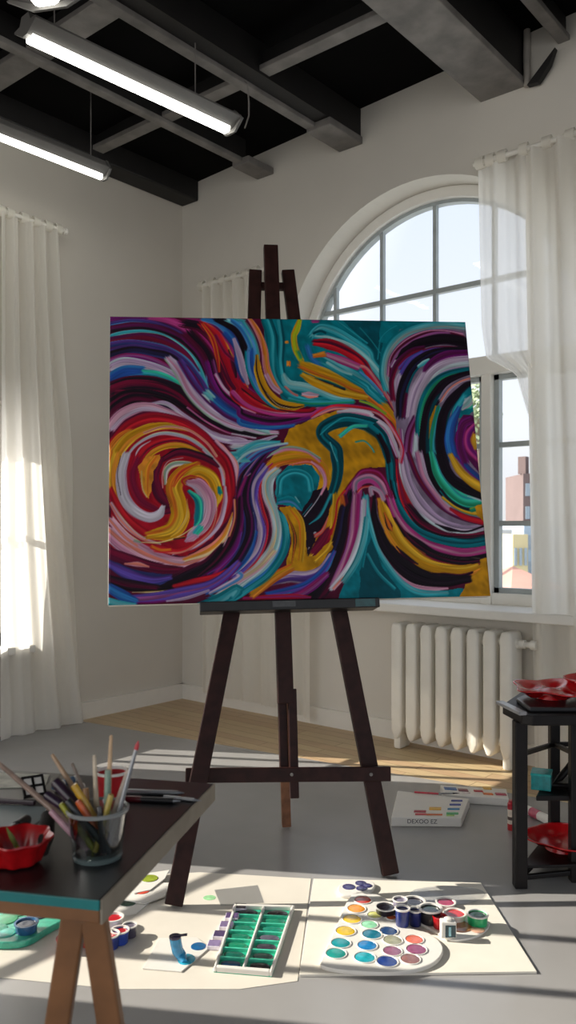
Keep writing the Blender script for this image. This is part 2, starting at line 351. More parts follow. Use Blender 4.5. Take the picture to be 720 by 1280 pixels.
(1, [(1064, 760), (1069, 820), (1085, 866)], [13, 24, 9], [23, 22, 27], 1.0),
(1, [(1089, 851), (1130, 909), (1180, 940)], [26], [13, 12, 40, 13], 1.0),
(1, [(1070, 678), (1084, 775), (1123, 867), (1182, 920), (1255, 948), (1361, 954)], [33, 40, 40, 36, 29, 26], [0, 1, 2, 0, 17], 1.0),
(1, [(1082, 678), (1103, 775)], [17], [3, 9], 1.0),
(1, [(1152, 882), (1177, 899), (1202, 914)], [12, 17, 11], [21, 19], 1.0),
(1, [(1167, 813), (1198, 883), (1261, 928), (1360, 942)], [20, 37, 33, 29], [10, 9, 10, 7], 1.0),
(1, [(1099, 678), (1127, 775), (1174, 859)], [20, 33, 26], [38, 23, 22], 1.0),
(1, [(1066, 633), (1067, 574), (1071, 530)], [15], [38, 26, 32], 1.0),
(1, [(1106, 530), (1118, 648), (1145, 760), (1203, 852), (1273, 895), (1372, 909)], [40, 40, 40, 41, 41, 41], [22, 23, 38, 28, 22], 1.0),
(1, [(1083, 515), (1099, 611), (1131, 678)], [30], [9, 26, 3, 26], 1.0),
(1, [(1137, 611), (1144, 678), (1170, 760), (1215, 821), (1277, 854), (1368, 872)], [29], [17, 16, 33, 16], 1.0),
(1, [(1150, 500), (1159, 611), (1189, 723), (1243, 799), (1306, 836), (1374, 855)], [40, 40, 44, 44, 40, 33], [0, 1, 0, 18, 0], 1.0),
(1, [(1228, 746), (1265, 795), (1312, 826), (1366, 844)], [19], [38, 37, 36, 38], 1.0),
(1, [(1211, 723), (1194, 663), (1182, 596)], [11, 25, 20], [30, 29, 29], 1.0),
(1, [(1186, 500), (1185, 574), (1200, 648), (1226, 723)], [24], [16, 33, 19, 16], 1.0),
(0, [(1282, 738), (1316, 784), (1379, 823), (1385, 723), (1321, 678), (1277, 678)], [0], [16], 1.0),
(1, [(1219, 500), (1220, 588), (1233, 670), (1268, 738), (1325, 799), (1364, 821)], [46, 44, 41, 36, 26, 20], [0, 1, 0, 17], 1.0),
(1, [(1280, 618), (1282, 693), (1329, 769)], [26], [16, 19, 13], 1.0),
(1, [(1310, 712), (1342, 738), (1358, 761)], [13, 40, 26], [28, 21, 27, 34], 1.0),
(1, [(1264, 515), (1255, 588), (1268, 655), (1303, 723)], [40, 40, 33, 17], [13, 14, 13, 40], 1.0),
(0, [(1312, 693), (1352, 685), (1378, 648), (1364, 499), (1360, 454), (1308, 527), (1279, 529), (1273, 588), (1290, 655)], [0], [9], 1.0),
(1, [(1279, 527), (1318, 474), (1362, 433)], [22], [40, 13, 10], 1.0),
(1, [(1306, 500), (1290, 573), (1308, 648), (1351, 674)], [29], [10, 9, 10], 1.0),
(1, [(1365, 507), (1326, 559), (1327, 611), (1364, 655)], [26, 33, 29, 20], [7, 8, 10, 8], 1.0),
(1, [(1351, 558), (1347, 588), (1354, 618)], [20, 29, 20], [32, 30, 32], 1.0),
(1, [(1013, 536), (1018, 442), (1029, 356), (1060, 292), (1106, 245), (1181, 212), (1279, 195), (1373, 206)], [26, 29, 33, 37, 37, 33, 34, 36], [18, 16, 17, 16, 17], 1.0),
(1, [(1013, 529), (1016, 420), (1030, 363)], [9], [0, 1], 1.0),
(1, [(1047, 514), (1050, 434), (1068, 355), (1096, 298), (1136, 262)], [13, 22, 33, 33, 20], [6, 5, 4, 6], 1.0),
(1, [(1071, 341), (1123, 280), (1191, 244), (1282, 233), (1376, 238)], [26, 46, 40, 26, 22], [3, 0, 3, 4, 0], 1.0),
(1, [(1067, 543), (1072, 456), (1101, 373), (1146, 308), (1207, 265), (1284, 247), (1378, 257)], [30, 37, 41, 44, 40, 30, 24], [38, 22, 37, 23, 38, 28], 1.0),
(1, [(1089, 543), (1118, 448), (1159, 379), (1205, 329), (1273, 290), (1371, 265)], [19], [3, 4, 9, 3], 1.0),
(1, [(1130, 543), (1145, 455), (1181, 390), (1226, 331), (1287, 289)], [30, 30, 30, 29, 13], [26, 38, 25, 26], 1.0),
(1, [(1157, 535), (1175, 448), (1210, 386), (1263, 340)], [20, 26, 29, 20], [0, 1, 0], 1.0),
(1, [(1182, 543), (1197, 458), (1239, 393), (1293, 354), (1365, 351)], [26, 34, 40, 42, 40], [34, 19, 34, 33, 34], 1.0),
(1, [(1302, 372), (1337, 361), (1361, 352)], [4, 9, 7], [27, 21], 1.0),
(1, [(1203, 397), (1236, 354), (1290, 324), (1355, 320)], [15], [17, 0, 16], 1.0),
(1, [(1205, 370), (1248, 333), (1296, 310), (1346, 301)], [11, 11, 12, 13], [42, 30, 29, 33], 1.0),
(1, [(1311, 317), (1341, 324)], [20], [42, 33, 30], 1.0),
(1, [(1233, 325), (1288, 292), (1358, 272)], [13, 22, 22], [4, 6, 5], 1.0),
(0, [(1326, 331), (1350, 342), (1408, 344), (1399, 257), (1358, 273), (1335, 295)], [0], [29], 1.0),
(1, [(1211, 542), (1234, 462), (1280, 414), (1381, 370)], [40, 40, 40, 40], [0, 1, 0], 1.0),
(1, [(1249, 535), (1281, 469), (1328, 423), (1390, 388)], [20, 30, 33, 37], [29, 30, 29], 1.0),
(1, [(1356, 258), (1283, 238), (1220, 251)], [8], [0, 1], 1.0),
(1, [(1172, 269), (1220, 248), (1269, 238)], [5, 15, 5], [0, 1], 1.0),
(1, [(1004, 392), (1025, 313), (1064, 248), (1121, 203), (1192, 174), (1276, 160), (1377, 175)], [26, 29, 30, 29, 30, 30, 26], [7, 8, 25, 8, 7], 1.0),
(1, [(1050, 243), (1109, 193), (1183, 150), (1274, 135), (1368, 152)], [13, 24, 22, 19, 15], [0, 1, 0], 1.0),
(1, [(1115, 177), (1176, 153), (1246, 138), (1331, 140)], [3], [35, 0, 35], 1.0),
(1, [(1018, 292), (1055, 221), (1107, 168), (1175, 132), (1258, 115), (1329, 122)], [16, 26, 33, 30, 24, 13], [3, 0, 4, 3], 1.0),
(1, [(970, 367), (987, 300), (1014, 229), (1052, 173), (1111, 123), (1186, 97), (1270, 91), (1328, 109)], [20, 44, 57, 61, 56, 48, 46, 26], [29, 30, 29, 29, 32, 29], 1.0),
(1, [(984, 314), (999, 264), (1008, 243)], [7, 22, 7], [3, 31, 0], 1.0),
(1, [(1021, 187), (1057, 145), (1097, 120)], [7, 19, 7], [0, 3], 1.0),
(1, [(1147, 88), (1199, 79), (1255, 75), (1298, 88)], [5, 16, 15, 9], [3, 0, 3], 1.0),
(1, [(1055, 221), (1088, 186), (1128, 158)], [7], [0, 31], 1.0),
(1, [(950, 381), (946, 286), (973, 195), (1030, 118), (1107, 68), (1189, 54), (1289, 64)], [13, 33, 50, 60, 60, 46, 26], [0, 1, 0, 1, 3], 1.0),
(1, [(956, 364), (959, 300), (980, 244)], [5], [37, 0], 1.0),
(1, [(946, 202), (985, 119), (1047, 53), (1118, 30), (1202, 31)], [7, 17, 22, 19, 8], [24, 25, 24, 23], 1.0),
(1, [(918, 375), (924, 293), (951, 182), (998, 97), (1052, 37), (1110, 14), (1200, 13)], [26, 20, 17, 20, 22, 24, 17], [19, 20, 19, 16], 1.0),
(1, [(907, 301), (907, 196), (889, 114)], [13], [19, 16, 20], 1.0),
(1, [(912, 162), (949, 92), (1007, 30)], [11], [19, 16], 1.0),
(1, [(732, 677), (776, 703), (833, 720), (933, 714), (995, 691), (1038, 633), (1068, 559), (1057, 499)], [11, 20, 24, 20, 16, 16, 15, 15, 16], [8, 6, 25, 36], 1.0),
(1, [(832, 699), (889, 699), (946, 688), (951, 676), (1006, 639), (1034, 581), (1052, 523)], [13, 26, 33, 33, 29, 22, 16], [23, 27, 25, 22], 1.0),
(1, [(711, 282), (757, 324), (799, 394), (822, 472), (820, 529), (814, 560), (771, 607), (787, 644), (859, 668), (944, 654), (949, 648), (993, 604), (1013, 530), (1021, 499), (1022, 434)], [7, 26, 33, 38, 44, 44, 40, 44, 50, 50, 48, 42, 33, 29, 24], [17, 18, 16, 18, 17], 1.0),
(1, [(764, 611), (801, 644), (860, 677), (930, 666)], [7], [19, 16], 1.0),
(1, [(834, 604), (886, 642), (943, 646)], [15], [19, 34, 19], 1.0),
(1, [(798, 582), (813, 531), (822, 508)], [5], [19, 20], 1.0),
(1, [(982, 611), (1007, 552), (1014, 501)], [17], [0, 1], 1.0),
(1, [(893, 583), (926, 587), (951, 563), (962, 541)], [7], [33, 19], 1.0),
(1, [(834, 344), (855, 393), (888, 436), (917, 465), (966, 462), (992, 428), (1009, 370)], [26, 28, 28, 28, 28, 24, 24], [4, 7, 4, 5], 1.0),
(1, [(868, 322), (886, 386), (893, 428), (936, 444), (970, 424), (992, 378)], [33, 36, 36, 36, 33, 26], [26, 25, 37, 8, 26], 1.0),
(1, [(876, 372), (906, 407), (949, 414)], [8], [6, 36], 1.0),
(1, [(941, 378), (941, 407), (972, 392), (987, 356)], [17], [25, 38, 25], 1.0),
(1, [(812, 386), (806, 309), (787, 226), (743, 161), (686, 121), (625, 106)], [26, 33, 40, 46, 46, 26], [32, 29, 29, 30], 1.0),
(1, [(844, 400), (814, 358), (803, 295), (784, 233)], [11], [31, 6, 29], 1.0),
(1, [(872, 393), (844, 316), (828, 232), (797, 150), (752, 69), (701, 3)], [33, 50, 61, 66, 66, 63], [0, 3, 0, 1, 2, 0], 1.0),
(1, [(836, 379), (841, 344)], [26], [3, 31], 1.0),
(1, [(886, 386), (874, 280), (854, 197), (822, 122), (777, 42)], [30, 33, 30, 28, 24], [26, 7, 25, 26], 1.0),
(1, [(912, 364), (900, 273), (874, 190), (836, 115), (770, 35)], [20, 21, 20, 17, 16], [22, 28, 27, 22], 1.0),
(1, [(827, 81), (805, 61), (780, 35)], [11], [24, 36], 1.0),
(1, [(918, 294), (903, 217), (871, 135), (819, 61)], [20], [19, 20, 16], 1.0),
(0, [(588, 399), (598, 452), (641, 494), (724, 497), (755, 451), (740, 394), (683, 321), (635, 345), (591, 347)], [0], [16], 1.0),
(1, [(602, 388), (613, 445), (660, 469), (708, 451), (719, 394)], [22], [19, 16, 19, 16], 1.4),
(1, [(598, 360), (636, 366), (662, 353), (682, 325)], [16, 26, 20, 9], [19, 16, 15, 19], 1.0),
(1, [(660, 377), (676, 353)], [5], [20, 21], 1.0),
(1, [(581, 340), (597, 345)], [13], [19, 21], 1.0),
(0, [(678, 318), (726, 394), (776, 422), (790, 351), (769, 289), (732, 227), (695, 152), (693, 234)], [0], [0], 1.0),
(1, [(691, 303), (738, 362), (773, 422)], [5], [38, 27, 17], 1.0),
(1, [(685, 309), (721, 352)], [5], [17, 19], 1.0),
(1, [(707, 274), (750, 310), (792, 387)], [5, 12, 11], [16, 19, 16], 1.0),
(1, [(712, 165), (752, 209), (782, 261)], [26, 42, 20], [3, 4, 5], 1.0),
(1, [(725, 230), (754, 251), (777, 302)], [15, 12, 5], [6, 36, 6], 1.0),
(1, [(723, 241), (730, 245)], [7], [27], 1.0),
(1, [(546, 452), (582, 498), (649, 519), (725, 520), (772, 483), (781, 415)], [13, 33, 34, 26, 24, 15], [32, 29, 31, 32], 1.0),
(1, [(641, 496), (710, 507), (745, 490), (757, 458)], [5, 11, 12, 5], [6, 36, 5], 1.0),
(1, [(725, 510), (761, 476), (773, 429), (753, 380)], [7, 15, 15, 8], [36, 25, 24], 1.0),
(1, [(584, 538), (643, 555), (712, 544), (759, 506)], [12], [6, 25, 36], 1.0),
(1, [(559, 525), (629, 562), (699, 555), (760, 518)], [9], [21, 41, 38], 1.0),
(0, [(602, 334), (641, 343), (680, 305), (696, 234), (688, 155), (722, 160), (779, 212), (788, 191), (748, 130), (685, 96), (622, 94), (620, 140), (641, 201), (632, 277)], [0], [29], 1.0),
(1, [(648, 332), (677, 283), (680, 214), (670, 139)], [20], [30, 29, 29, 31], 1.0),
(1, [(627, 311), (648, 256), (653, 214), (638, 133)], [5, 9, 11, 5], [0, 31, 0], 1.0),
(1, [(721, 138), (764, 178), (785, 212)], [13], [29, 30, 32], 1.0),
(1, [(700, 187), (703, 185)], [9], [27], 1.0),
(1, [(557, 67), (624, 86), (692, 84), (747, 110), (784, 164)], [26, 40, 40, 33, 20], [22, 23, 11, 37], 1.0),
(1, [(542, 24), (622, 37), (690, 57), (754, 110), (795, 177)], [20, 26, 26, 24, 13], [11, 13, 12, 14], 1.0),
(1, [(595, 16), (655, 21), (710, 50), (767, 96)], [13, 24, 26, 20], [10, 7, 26, 10], 1.0),
(1, [(462, 13), (555, 15), (642, 15), (702, 10)], [11, 16, 15, 9], [6, 7, 5], 1.0),
(1, [(639, 119), (578, 87), (530, 51), (489, 19)], [26, 33, 30, 26], [31, 32, 29, 31], 1.0),
(1, [(580, 338), (607, 294), (615, 229), (595, 161), (545, 99), (477, 54), (410, 17), (346, 6)], [13, 29, 37, 40, 41, 40, 40, 40], [16, 19, 16, 14, 16], 1.0),
(1, [(604, 482), (567, 445), (561, 389), (581, 319), (590, 250), (571, 181), (525, 125), (458, 76), (417, 50), (372, 18)], [26, 37, 36, 32, 33, 37, 40, 37, 33, 26], [21, 28, 21, 35, 28, 24], 1.0),
(1, [(578, 181), (525, 125), (458, 82), (418, 57)], [20], [24, 35, 23], 1.0),
(1, [(582, 502), (547, 466), (531, 403), (540, 333), (555, 271), (543, 202), (509, 142), (458, 96)], [8, 12, 13, 12, 11, 12, 12, 7], [36, 6, 7, 36], 1.0),
(1, [(561, 488), (522, 435), (510, 375), (521, 313), (535, 250), (517, 182), (472, 129), (418, 87)], [22, 29, 29, 29, 29, 30, 32, 29], [22, 12, 23, 22, 11], 1.0),
(1, [(551, 502), (498, 435), (494, 362), (510, 299), (515, 251)], [13, 20, 19, 16, 9], [40, 12, 11], 1.0),
(1, [(506, 320), (508, 258)], [5], [27, 21], 1.0),
(1, [(516, 251), (490, 176), (446, 123), (412, 100), (386, 64), (327, 36)], [13, 20, 22, 24, 26, 20], [14, 13, 15, 14], 1.0),
(1, [(609, 575), (560, 543), (495, 460), (474, 376), (486, 292), (481, 231), (447, 163), (413, 124), (374, 91), (308, 59)], [13, 26, 40, 44, 44, 44, 44, 46, 44, 33], [2, 9, 0, 40, 0], 1.0),
(1, [(602, 564), (539, 529), (482, 456), (502, 467)], [9], [11, 25], 1.0),
(1, [(485, 453), (458, 376), (462, 293), (448, 218), (413, 157), (348, 85)], [13, 17, 20, 20, 22, 13], [10, 7, 9], 1.0),
(1, [(637, 575), (574, 559), (518, 532), (451, 467), (436, 397), (440, 348)], [9, 20, 24, 24, 22, 13], [14, 11, 15, 37], 1.0),
(1, [(437, 576), (478, 575), (533, 582), (603, 608)], [40, 30, 20, 9], [23, 22, 27, 20], 1.0),
(1, [(424, 533), (465, 529), (463, 533), (526, 572), (616, 582)], [26, 40, 40, 30, 16], [20, 19, 20, 14], 1.0),
(1, [(449, 504), (491, 540), (560, 564), (644, 579)], [9], [27, 21, 38], 1.0),
(0, [(2, 534), (22, 605), (75, 662), (155, 687), (250, 669), (331, 626), (397, 554), (444, 495), (448, 390), (418, 300), (357, 226), (270, 167), (153, 175), (62, 224), (10, 306), (0, 408)], [0], [5], 1.0),
(1, [(-3, 265), (56, 211), (140, 159), (244, 130), (329, 151), (403, 208), (438, 293)], [46, 63, 66, 63, 60, 50, 26], [25, 24, 36, 24, 25, 23], 1.0),
(1, [(4, 306), (56, 244), (101, 210)], [26], [35, 24, 36, 24], 1.0),
(1, [(439, 321), (404, 239), (343, 182), (257, 150)], [13, 26, 33, 20], [36, 35, 32, 36], 1.0),
(1, [(-2, 633), (48, 690), (122, 718), (203, 699), (284, 655), (344, 612)], [40, 41, 33, 26, 24, 13], [25, 24, 23, 25], 1.0),
(1, [(378, 590), (411, 547), (444, 495), (444, 418)], [13, 26, 26, 13], [36, 24, 25], 1.0),
(1, [(2, 577), (68, 649), (155, 679), (250, 660), (324, 616), (377, 559), (417, 510), (433, 439), (428, 369), (402, 300), (351, 246), (264, 197)], [26, 33, 37, 36, 32, 29, 29, 26, 25, 24, 21, 13], [4, 5, 5, 6, 5], 1.0),
(1, [(-4, 527), (42, 591), (88, 623)], [40, 44, 33], [31, 32, 6], 1.0),
(1, [(9, 513), (62, 591), (128, 632), (202, 646), (283, 627)], [37, 40, 33, 24, 9], [30, 29, 32, 30], 1.0),
(1, [(25, 547), (10, 470), (19, 394), (49, 332)], [33, 33, 26, 13], [29, 32, 30, 31], 1.0),
(1, [(45, 506), (98, 576), (175, 615), (249, 610), (316, 576), (369, 519), (399, 475), (405, 418)], [9, 11, 13, 15, 15, 15, 16, 11], [35, 28, 23, 24], 1.0),
(1, [(122, 619), (195, 643), (276, 632), (344, 583), (383, 526)], [9], [35, 36, 24], 1.0),
(1, [(3, 415), (36, 339), (82, 281), (147, 236), (205, 220)], [20, 29, 33, 29, 20], [5, 6, 5, 4], 1.0),
(1, [(7, 360), (49, 292), (108, 237), (179, 209)], [13, 17, 13, 9], [35, 24, 36, 23], 1.0),
(1, [(408, 418), (406, 356), (378, 273), (304, 206), (218, 173)], [11, 17, 19, 17, 9], [24, 23, 25, 36], 1.0),
(1, [(367, 405), (376, 335), (359, 267), (310, 218), (244, 184), (160, 195)], [13, 15, 15, 16, 19, 26], [6, 36, 6, 5], 1.0),
(1, [(95, 506), (135, 562), (195, 590), (262, 590), (329, 554)], [26, 24, 20, 16, 9], [5, 6, 4, 5], 1.0),
(1, [(82, 513), (108, 562), (148, 590)], [5, 7, 4], [27, 24], 1.0),
(1, [(115, 506), (161, 551), (222, 572), (282, 562), (349, 519)], [13, 19, 21, 20, 17], [30, 32, 29, 30], 1.0),
(1, [(181, 513), (248, 546), (316, 533), (362, 512), (389, 489)], [20, 29, 26, 24, 13], [0, 4, 3, 5], 1.0),
(1, [(101, 532), (80, 456), (108, 373), (173, 331)], [46, 53, 53, 26], [5, 4, 5], 1.0),
(1, [(181, 525), (160, 455), (174, 386), (213, 344), (173, 324)], [24, 29, 37, 40, 20], [3, 4, 3, 5], 1.0),
(1, [(62, 543), (43, 470), (50, 394), (85, 335), (134, 307), (173, 316), (191, 350)], [26, 34, 37, 37, 34, 30, 15], [23, 27, 27, 23], 1.0),
(1, [(40, 533), (30, 463), (42, 387)], [4], [38, 0, 24], 1.0),
(0, [(103, 490), (125, 529), (175, 539), (181, 525), (156, 476), (151, 427), (138, 374), (118, 400)], [0], [32], 1.0),
(1, [(165, 532), (138, 490), (133, 441), (135, 390)], [13, 17, 13, 5], [30, 31, 32, 29], 1.0),
(1, [(115, 476), (118, 414), (134, 379)], [7], [30, 35], 1.0),
(1, [(197, 427), (201, 476), (228, 500), (275, 503), (328, 489)], [11, 20, 22, 17, 9], [35, 41, 27, 35], 1.0),
(1, [(188, 413), (188, 469), (208, 511), (262, 525)], [5], [24, 36], 1.0),
(1, [(322, 496), (261, 468), (228, 420), (243, 357), (246, 302), (212, 255), (127, 240)], [33, 50, 53, 53, 60, 56, 26], [32, 29, 30, 31, 29], 1.0),
(1, [(315, 505), (254, 465), (224, 416)], [9, 16, 9], [6, 31, 6], 1.0),
(1, [(267, 453), (315, 475), (361, 447), (380, 391), (373, 342)], [20, 40, 44, 37, 16], [29, 30, 29, 32], 1.0),
(1, [(267, 426), (261, 440), (287, 454), (321, 447)], [13, 16, 12, 7], [6, 31, 5], 1.0),
(1, [(274, 433), (317, 419), (346, 363), (335, 294), (291, 240), (264, 217)], [20, 46, 54, 50, 33, 11], [24, 25, 24, 23, 24], 1.0),
(1, [(279, 402), (313, 364), (312, 302), (298, 274)], [13, 29, 30, 11], [19, 34, 16, 19], 1.0),
(1, [(298, 244), (325, 274)], [19, 22], [19, 34], 1.0),
(1, [(387, 415), (392, 387)], [12, 17], [33, 16], 1.0),
(1, [(273, 371), (272, 309), (245, 262), (212, 235)], [4, 9, 9, 5], [35, 30, 35], 1.0),
(1, [(101, 218), (179, 217), (245, 238), (291, 268)], [5], [30, 35, 42], 1.0),
(1, [(225, 228), (265, 234)], [8], [32, 0], 1.0),
(1, [(88, 223), (111, 215)], [12], [41, 24], 1.0),
(1, [(271, 227), (298, 240), (311, 230)], [9], [22, 25], 1.0),
(1, [(147, 202), (179, 188), (218, 188)], [16], [6, 31, 6], 1.0),
(1, [(4, 212), (24, 191), (56, 171)], [8], [5, 4], 1.0),
(1, [(408, 446), (396, 489), (370, 524)], [7], [23, 36], 1.0),
(1, [(-2, 178), (82, 144), (166, 119), (256, 115)], [46, 53, 46, 26], [3, 4, 3, 9], 1.0),
(1, [(56, 143), (101, 140), (140, 130)], [7, 17, 7], [24, 36, 25], 1.0),
(1, [(403, 198), (349, 138), (276, 100), (191, 62), (101, 63)], [33, 46, 53, 60, 40], [9, 0, 1, 0, 3], 1.0),
(1, [(457, 252), (436, 197), (388, 144), (335, 102)], [20, 26, 26, 13], [12, 10, 11, 40], 1.0),
(1, [(454, 376), (448, 286), (423, 211), (375, 144), (308, 92)], [33, 33, 30, 26, 13], [9, 0, 3, 0], 1.0),
(1, [(440, 369), (439, 300), (417, 232)], [9], [29, 36, 10], 1.0),
(1, [(-2, 148), (62, 111), (146, 86), (217, 94)], [26, 40, 44, 20], [40, 11, 12, 40], 1.0),
(1, [(-1, 92), (69, 69), (172, 54)], [26, 37, 26], [0, 3, 1], 1.0),
(1, [(223, 58), (295, 71), (374, 88), (414, 117)], [20, 29, 29, 13], [5, 6, 4, 5], 1.0),
(1, [(269, 54), (321, 66)], [7], [31], 1.0),
(1, [(82, 43), (152, 42), (217, 48)], [4, 8, 4], [30, 35, 32], 1.0),
(1, [(50, 19), (159, 23), (243, 38), (340, 58), (407, 97), (454, 143)], [26, 33, 36, 33, 29, 20], [11, 12, 26, 12, 10], 1.0),
(1, [(197, 9), (268, 19), (347, 44)], [7, 12, 9], [23, 22, 38], 1.0),
(1, [(-1, 63), (44, 36), (101, 10)], [30, 36, 20], [13, 14, 13], 1.0),
(1, [(-4, 14), (44, 3), (95, -1)], [26, 22, 13], [19, 20, 16], 1.0),
(1, [(307, -7), (372, 5), (438, 40), (423, 17)], [20, 40, 40, 26], [16, 19, 20, 16], 1.0),
(1, [(347, 32), (399, 57), (453, 89), (445, 103)], [11, 17, 20, 20], [22, 23, 15, 22], 1.0),
]
PAINT_GAIN = 0.97
WORLD = 1.2
SUN = 8.0
EXPO = 0.08
GLOW = 2.4
# ------------------------------------------------------------------ palette of materials
mat('wall_paint', 'd6d1c8', .85, var=.03, scale=2)
mat('wall_paint_left', 'd0cac0', .85, var=.03, scale=2)
mat('white_trim', 'e6e3dc', .5, var=.02)
mat('window_white', 'e9e7e1', .45, var=.02)
mat('muntin_grey', 'a3abad', .5, var=.08)
mat('ceiling_black', '0a0909', .95, spec=.1, var=.3, scale=3)
mat('steel_black', '161414', .6, var=.3, scale=5)
mat('steel_worn', '777370', .6, var=.32, scale=7, bump=.2)
mat('fixture_grey', '605e5c', .45, var=.06)
mat('lamp_glow', 'fffdf4', .5, emit=9, emit_col='fffdf2')
mat('screed_grey', '979594', .24, var=.10, scale=1.6, spec=.6)
mat('radiator_enamel', 'e4e0d6', .4, var=.03)
mat('easel_wood', '2b1512', .5, var=.35, scale=26, bump=.1, spec=.2)
mat('easel_wood_light', '7a5138', .5, var=.3, scale=30)
mat('tray_black', '151313', .4, var=.4, scale=30)
mat('canvas_white', 'e8e4dc', .8, var=.03)
mat('table_black', '151618', .34, var=.25, scale=8, spec=.4)
mat('table_teal', '0f6f70', .4, var=.15, scale=20)
mat('table_edge', '8d8374', .55, var=.12, scale=20)
mat('table_wood', '7d5433', .5, var=.22, scale=16, bump=.08)
mat('stand_black', '130f0f', .42, var=.3, scale=20, spec=.25)
mat('paper_white', 'd2cbbf', .75, var=.04, scale=6)
mat('plastic_white', 'dedad3', .3, var=.03)
mat('plastic_red', 'b01016', .22, var=.25, scale=14, coat=.3, spec=.4)
mat('plastic_dark', '1a1a1e', .3, var=.2)
mat('bristle', '15110f', .9, var=.4, scale=90)
mat('handle_pale', 'c9a884', .45, var=.15, scale=30)
mat('ferrule', 'b8b8b8', .25, metal=1, var=.08)
mat('silver', '9a9ca0', .3, metal=.7, var=.1)
mat('brick_far', '6a5a58', .9, var=.1, scale=.4)
mat('facade_pale', 'b9bbbd', .9, var=.1, scale=.3)  # facades coloured pale to stand in for distance haze
mat('facade_blue', '9fafbd', .9, var=.1, scale=.3)
mat('facade_cream', 'c4b78f', .9, var=.1, scale=.3)
mat('far_window', '8c98a2', .3, var=.1)
mat('roof_teal', '5f8f9a', .7, var=.15, scale=.5)
mat('roof_rust', 'b08476', .8, var=.15, scale=.5)
mat('leaf_far', '9aa884', .8, var=.4, scale=3)
mat('trunk_far', '8a7a6a', .9)
mat('ground_far', 'b5b8b6', .95, var=.1, scale=.05)
mat('ink', '3a3a40', .7)
glass_mat('window_glass', (.97, .98, 1.0), .05, .02, .10)
glass_mat('jar_glass', (.80, .84, .84), .5)
glass_mat('clear_plastic', (.90, .91, .93), .3, .2, .14)
cloth_mat('curtain_cloth', 'faf8f3', .68, .05)
cloth_mat('curtain_sheer', 'fbf9f5', .7, .30)
floor_mat()
def paint(hexv, rough=.25):
    return mat('paint_'+hexv, hexv, rough, var=.22, scale=60, coat=.3)

# ------------------------------------------------------------------ room shell
D = 9.0
struct(MB().span((-.4, -D, -.12), (D, .3, 0)).build('floor', 'oak_planks'))
struct(MB().prism([(0, -.91, 0), (5.2, -.13, 0), (D, -.13, 0), (D, -D, 0), (0, -D, 0)], .004).build('floor', 'screed_grey'))
HC = lambda u: 3.6+.045*u
struct(MB().prism([(-.4, .3, HC(-.4)), (D, .3, HC(D)), (D, .3, HC(D)+.15), (-.4, .3, HC(-.4)+.15)], D+.3, (0, -1, 0)).build('ceiling', 'ceiling_black'))

# window wall with the arched opening (one continuous wall)
CXW, RO, CZ, SILL = 1.89, .95, 2.2, .78
arch = [(CXW+RO*math.cos(a), CZ+RO*math.sin(a)) for a in [PI*(1-k/40) for k in range(41)]]
def wall_back():
    m = MB(); T = .30
    def quad(pts):                      # front and rear faces
        m.add([(x, 0, z) for x, z in pts], [tuple(range(len(pts)))]); m.add([(x, T, z) for x, z in pts], [tuple(range(len(pts)))[::-1]])
    x0, x1 = CXW-RO, CXW+RO
    quad([(-.3, 0), (x0, 0), (x0, CZ), (x0, HC(x0)), (-.3, HC(-.3))])
    quad([(x1, 0), (D, 0), (D, HC(D)), (x1, HC(x1)), (x1, CZ)])
    quad([(x0, 0), (x1, 0), (x1, SILL), (x0, SILL)])
    for i in range(40):
        a, b = arch[i], arch[i+1]
        quad([a, b, (b[0], HC(b[0])), (a[0], HC(a[0]))])
    rim = [(x0, SILL)]+arch+[(x1, SILL)]
    for i in range(len(rim)):
        a, b = rim[i], rim[(i+1) % len(rim)]
        m.add([(a[0], 0, a[1]), (b[0], 0, b[1]), (b[0], T, b[1]), (a[0], T, a[1])], [(0, 3, 2, 1)])
    return m
struct(wall_back().build('wall_back', 'wall_paint', weld=True))

# left wall with two tall openings
W2 = (-2.20, -1.28, .52, 1.93); W3 = (-4.47, -3.27, .72, 2.95)
wl_ = MB()
ys = [0.3, W2[1], W2[0], W3[1], W3[0], -D]
for k in range(5):
    a, b = ys[k+1], ys[k]
    w = W2 if k == 1 else W3 if k == 3 else None
    if not w: wl_.span((-.3, a, 0), (0, b, HC(0)))
    else: wl_.span((-.3, a, 0), (0, b, w[2])); wl_.span((-.3, a, w[3]), (0, b, HC(0)))
struct(wl_.build('wall_left', 'wall_paint_left'))

struct(MB().span((0, -.022, 0), (9, 0, .095)).span((0, -.03, .095), (9, 0, .105)).build('baseboard_back', 'white_trim'))
struct(MB().span((0, -D, 0), (.022, 0, .095)).span((0, -D, .095), (.03, 0, .105)).build('baseboard_left', 'white_trim'))

# arched window
w1 = root('window_1', (CXW, .22, SILL))
fr = MB(); V0, V1 = .17, .27
RI = .885
N = 40
for i in range(N):
    a0, a1 = PI*i/N, PI*(i+1)/N
    P = lambda r, a, v: (CXW+r*math.cos(a), v, CZ+r*math.sin(a))
    fr.add([P(RO, a0, V0), P(RO, a1, V0), P(RI, a1, V0), P(RI, a0, V0), P(RO, a0, V1), P(RO, a1, V1), P(RI, a1, V1), P(RI, a0, V1)],
           [(0, 3, 2, 1), (4, 5, 6, 7), (3, 7, 6, 2), (0, 1, 5, 4)])
for x in (CXW-RO, CXW+RO-.065): fr.span((x, V0, SILL), (x+.065, V1, CZ))
fr.span((CXW-RO, V0, SILL), (CXW+RO, V1, SILL+.065))
fr.span((CXW-RO, V0-.03, 2.04), (CXW+RO, V1, 2.14))
for x in (CXW-.36, CXW+.36): fr.span((x-.03, V0-.01, SILL), (x+.03, V1, 2.05))
fr.build('frame', 'window_white', w1, bevel=.006)
xs_post = [CXW-RO+.065, CXW-.39, CXW-.33, CXW+.33, CXW+.39, CXW+RO-.065]
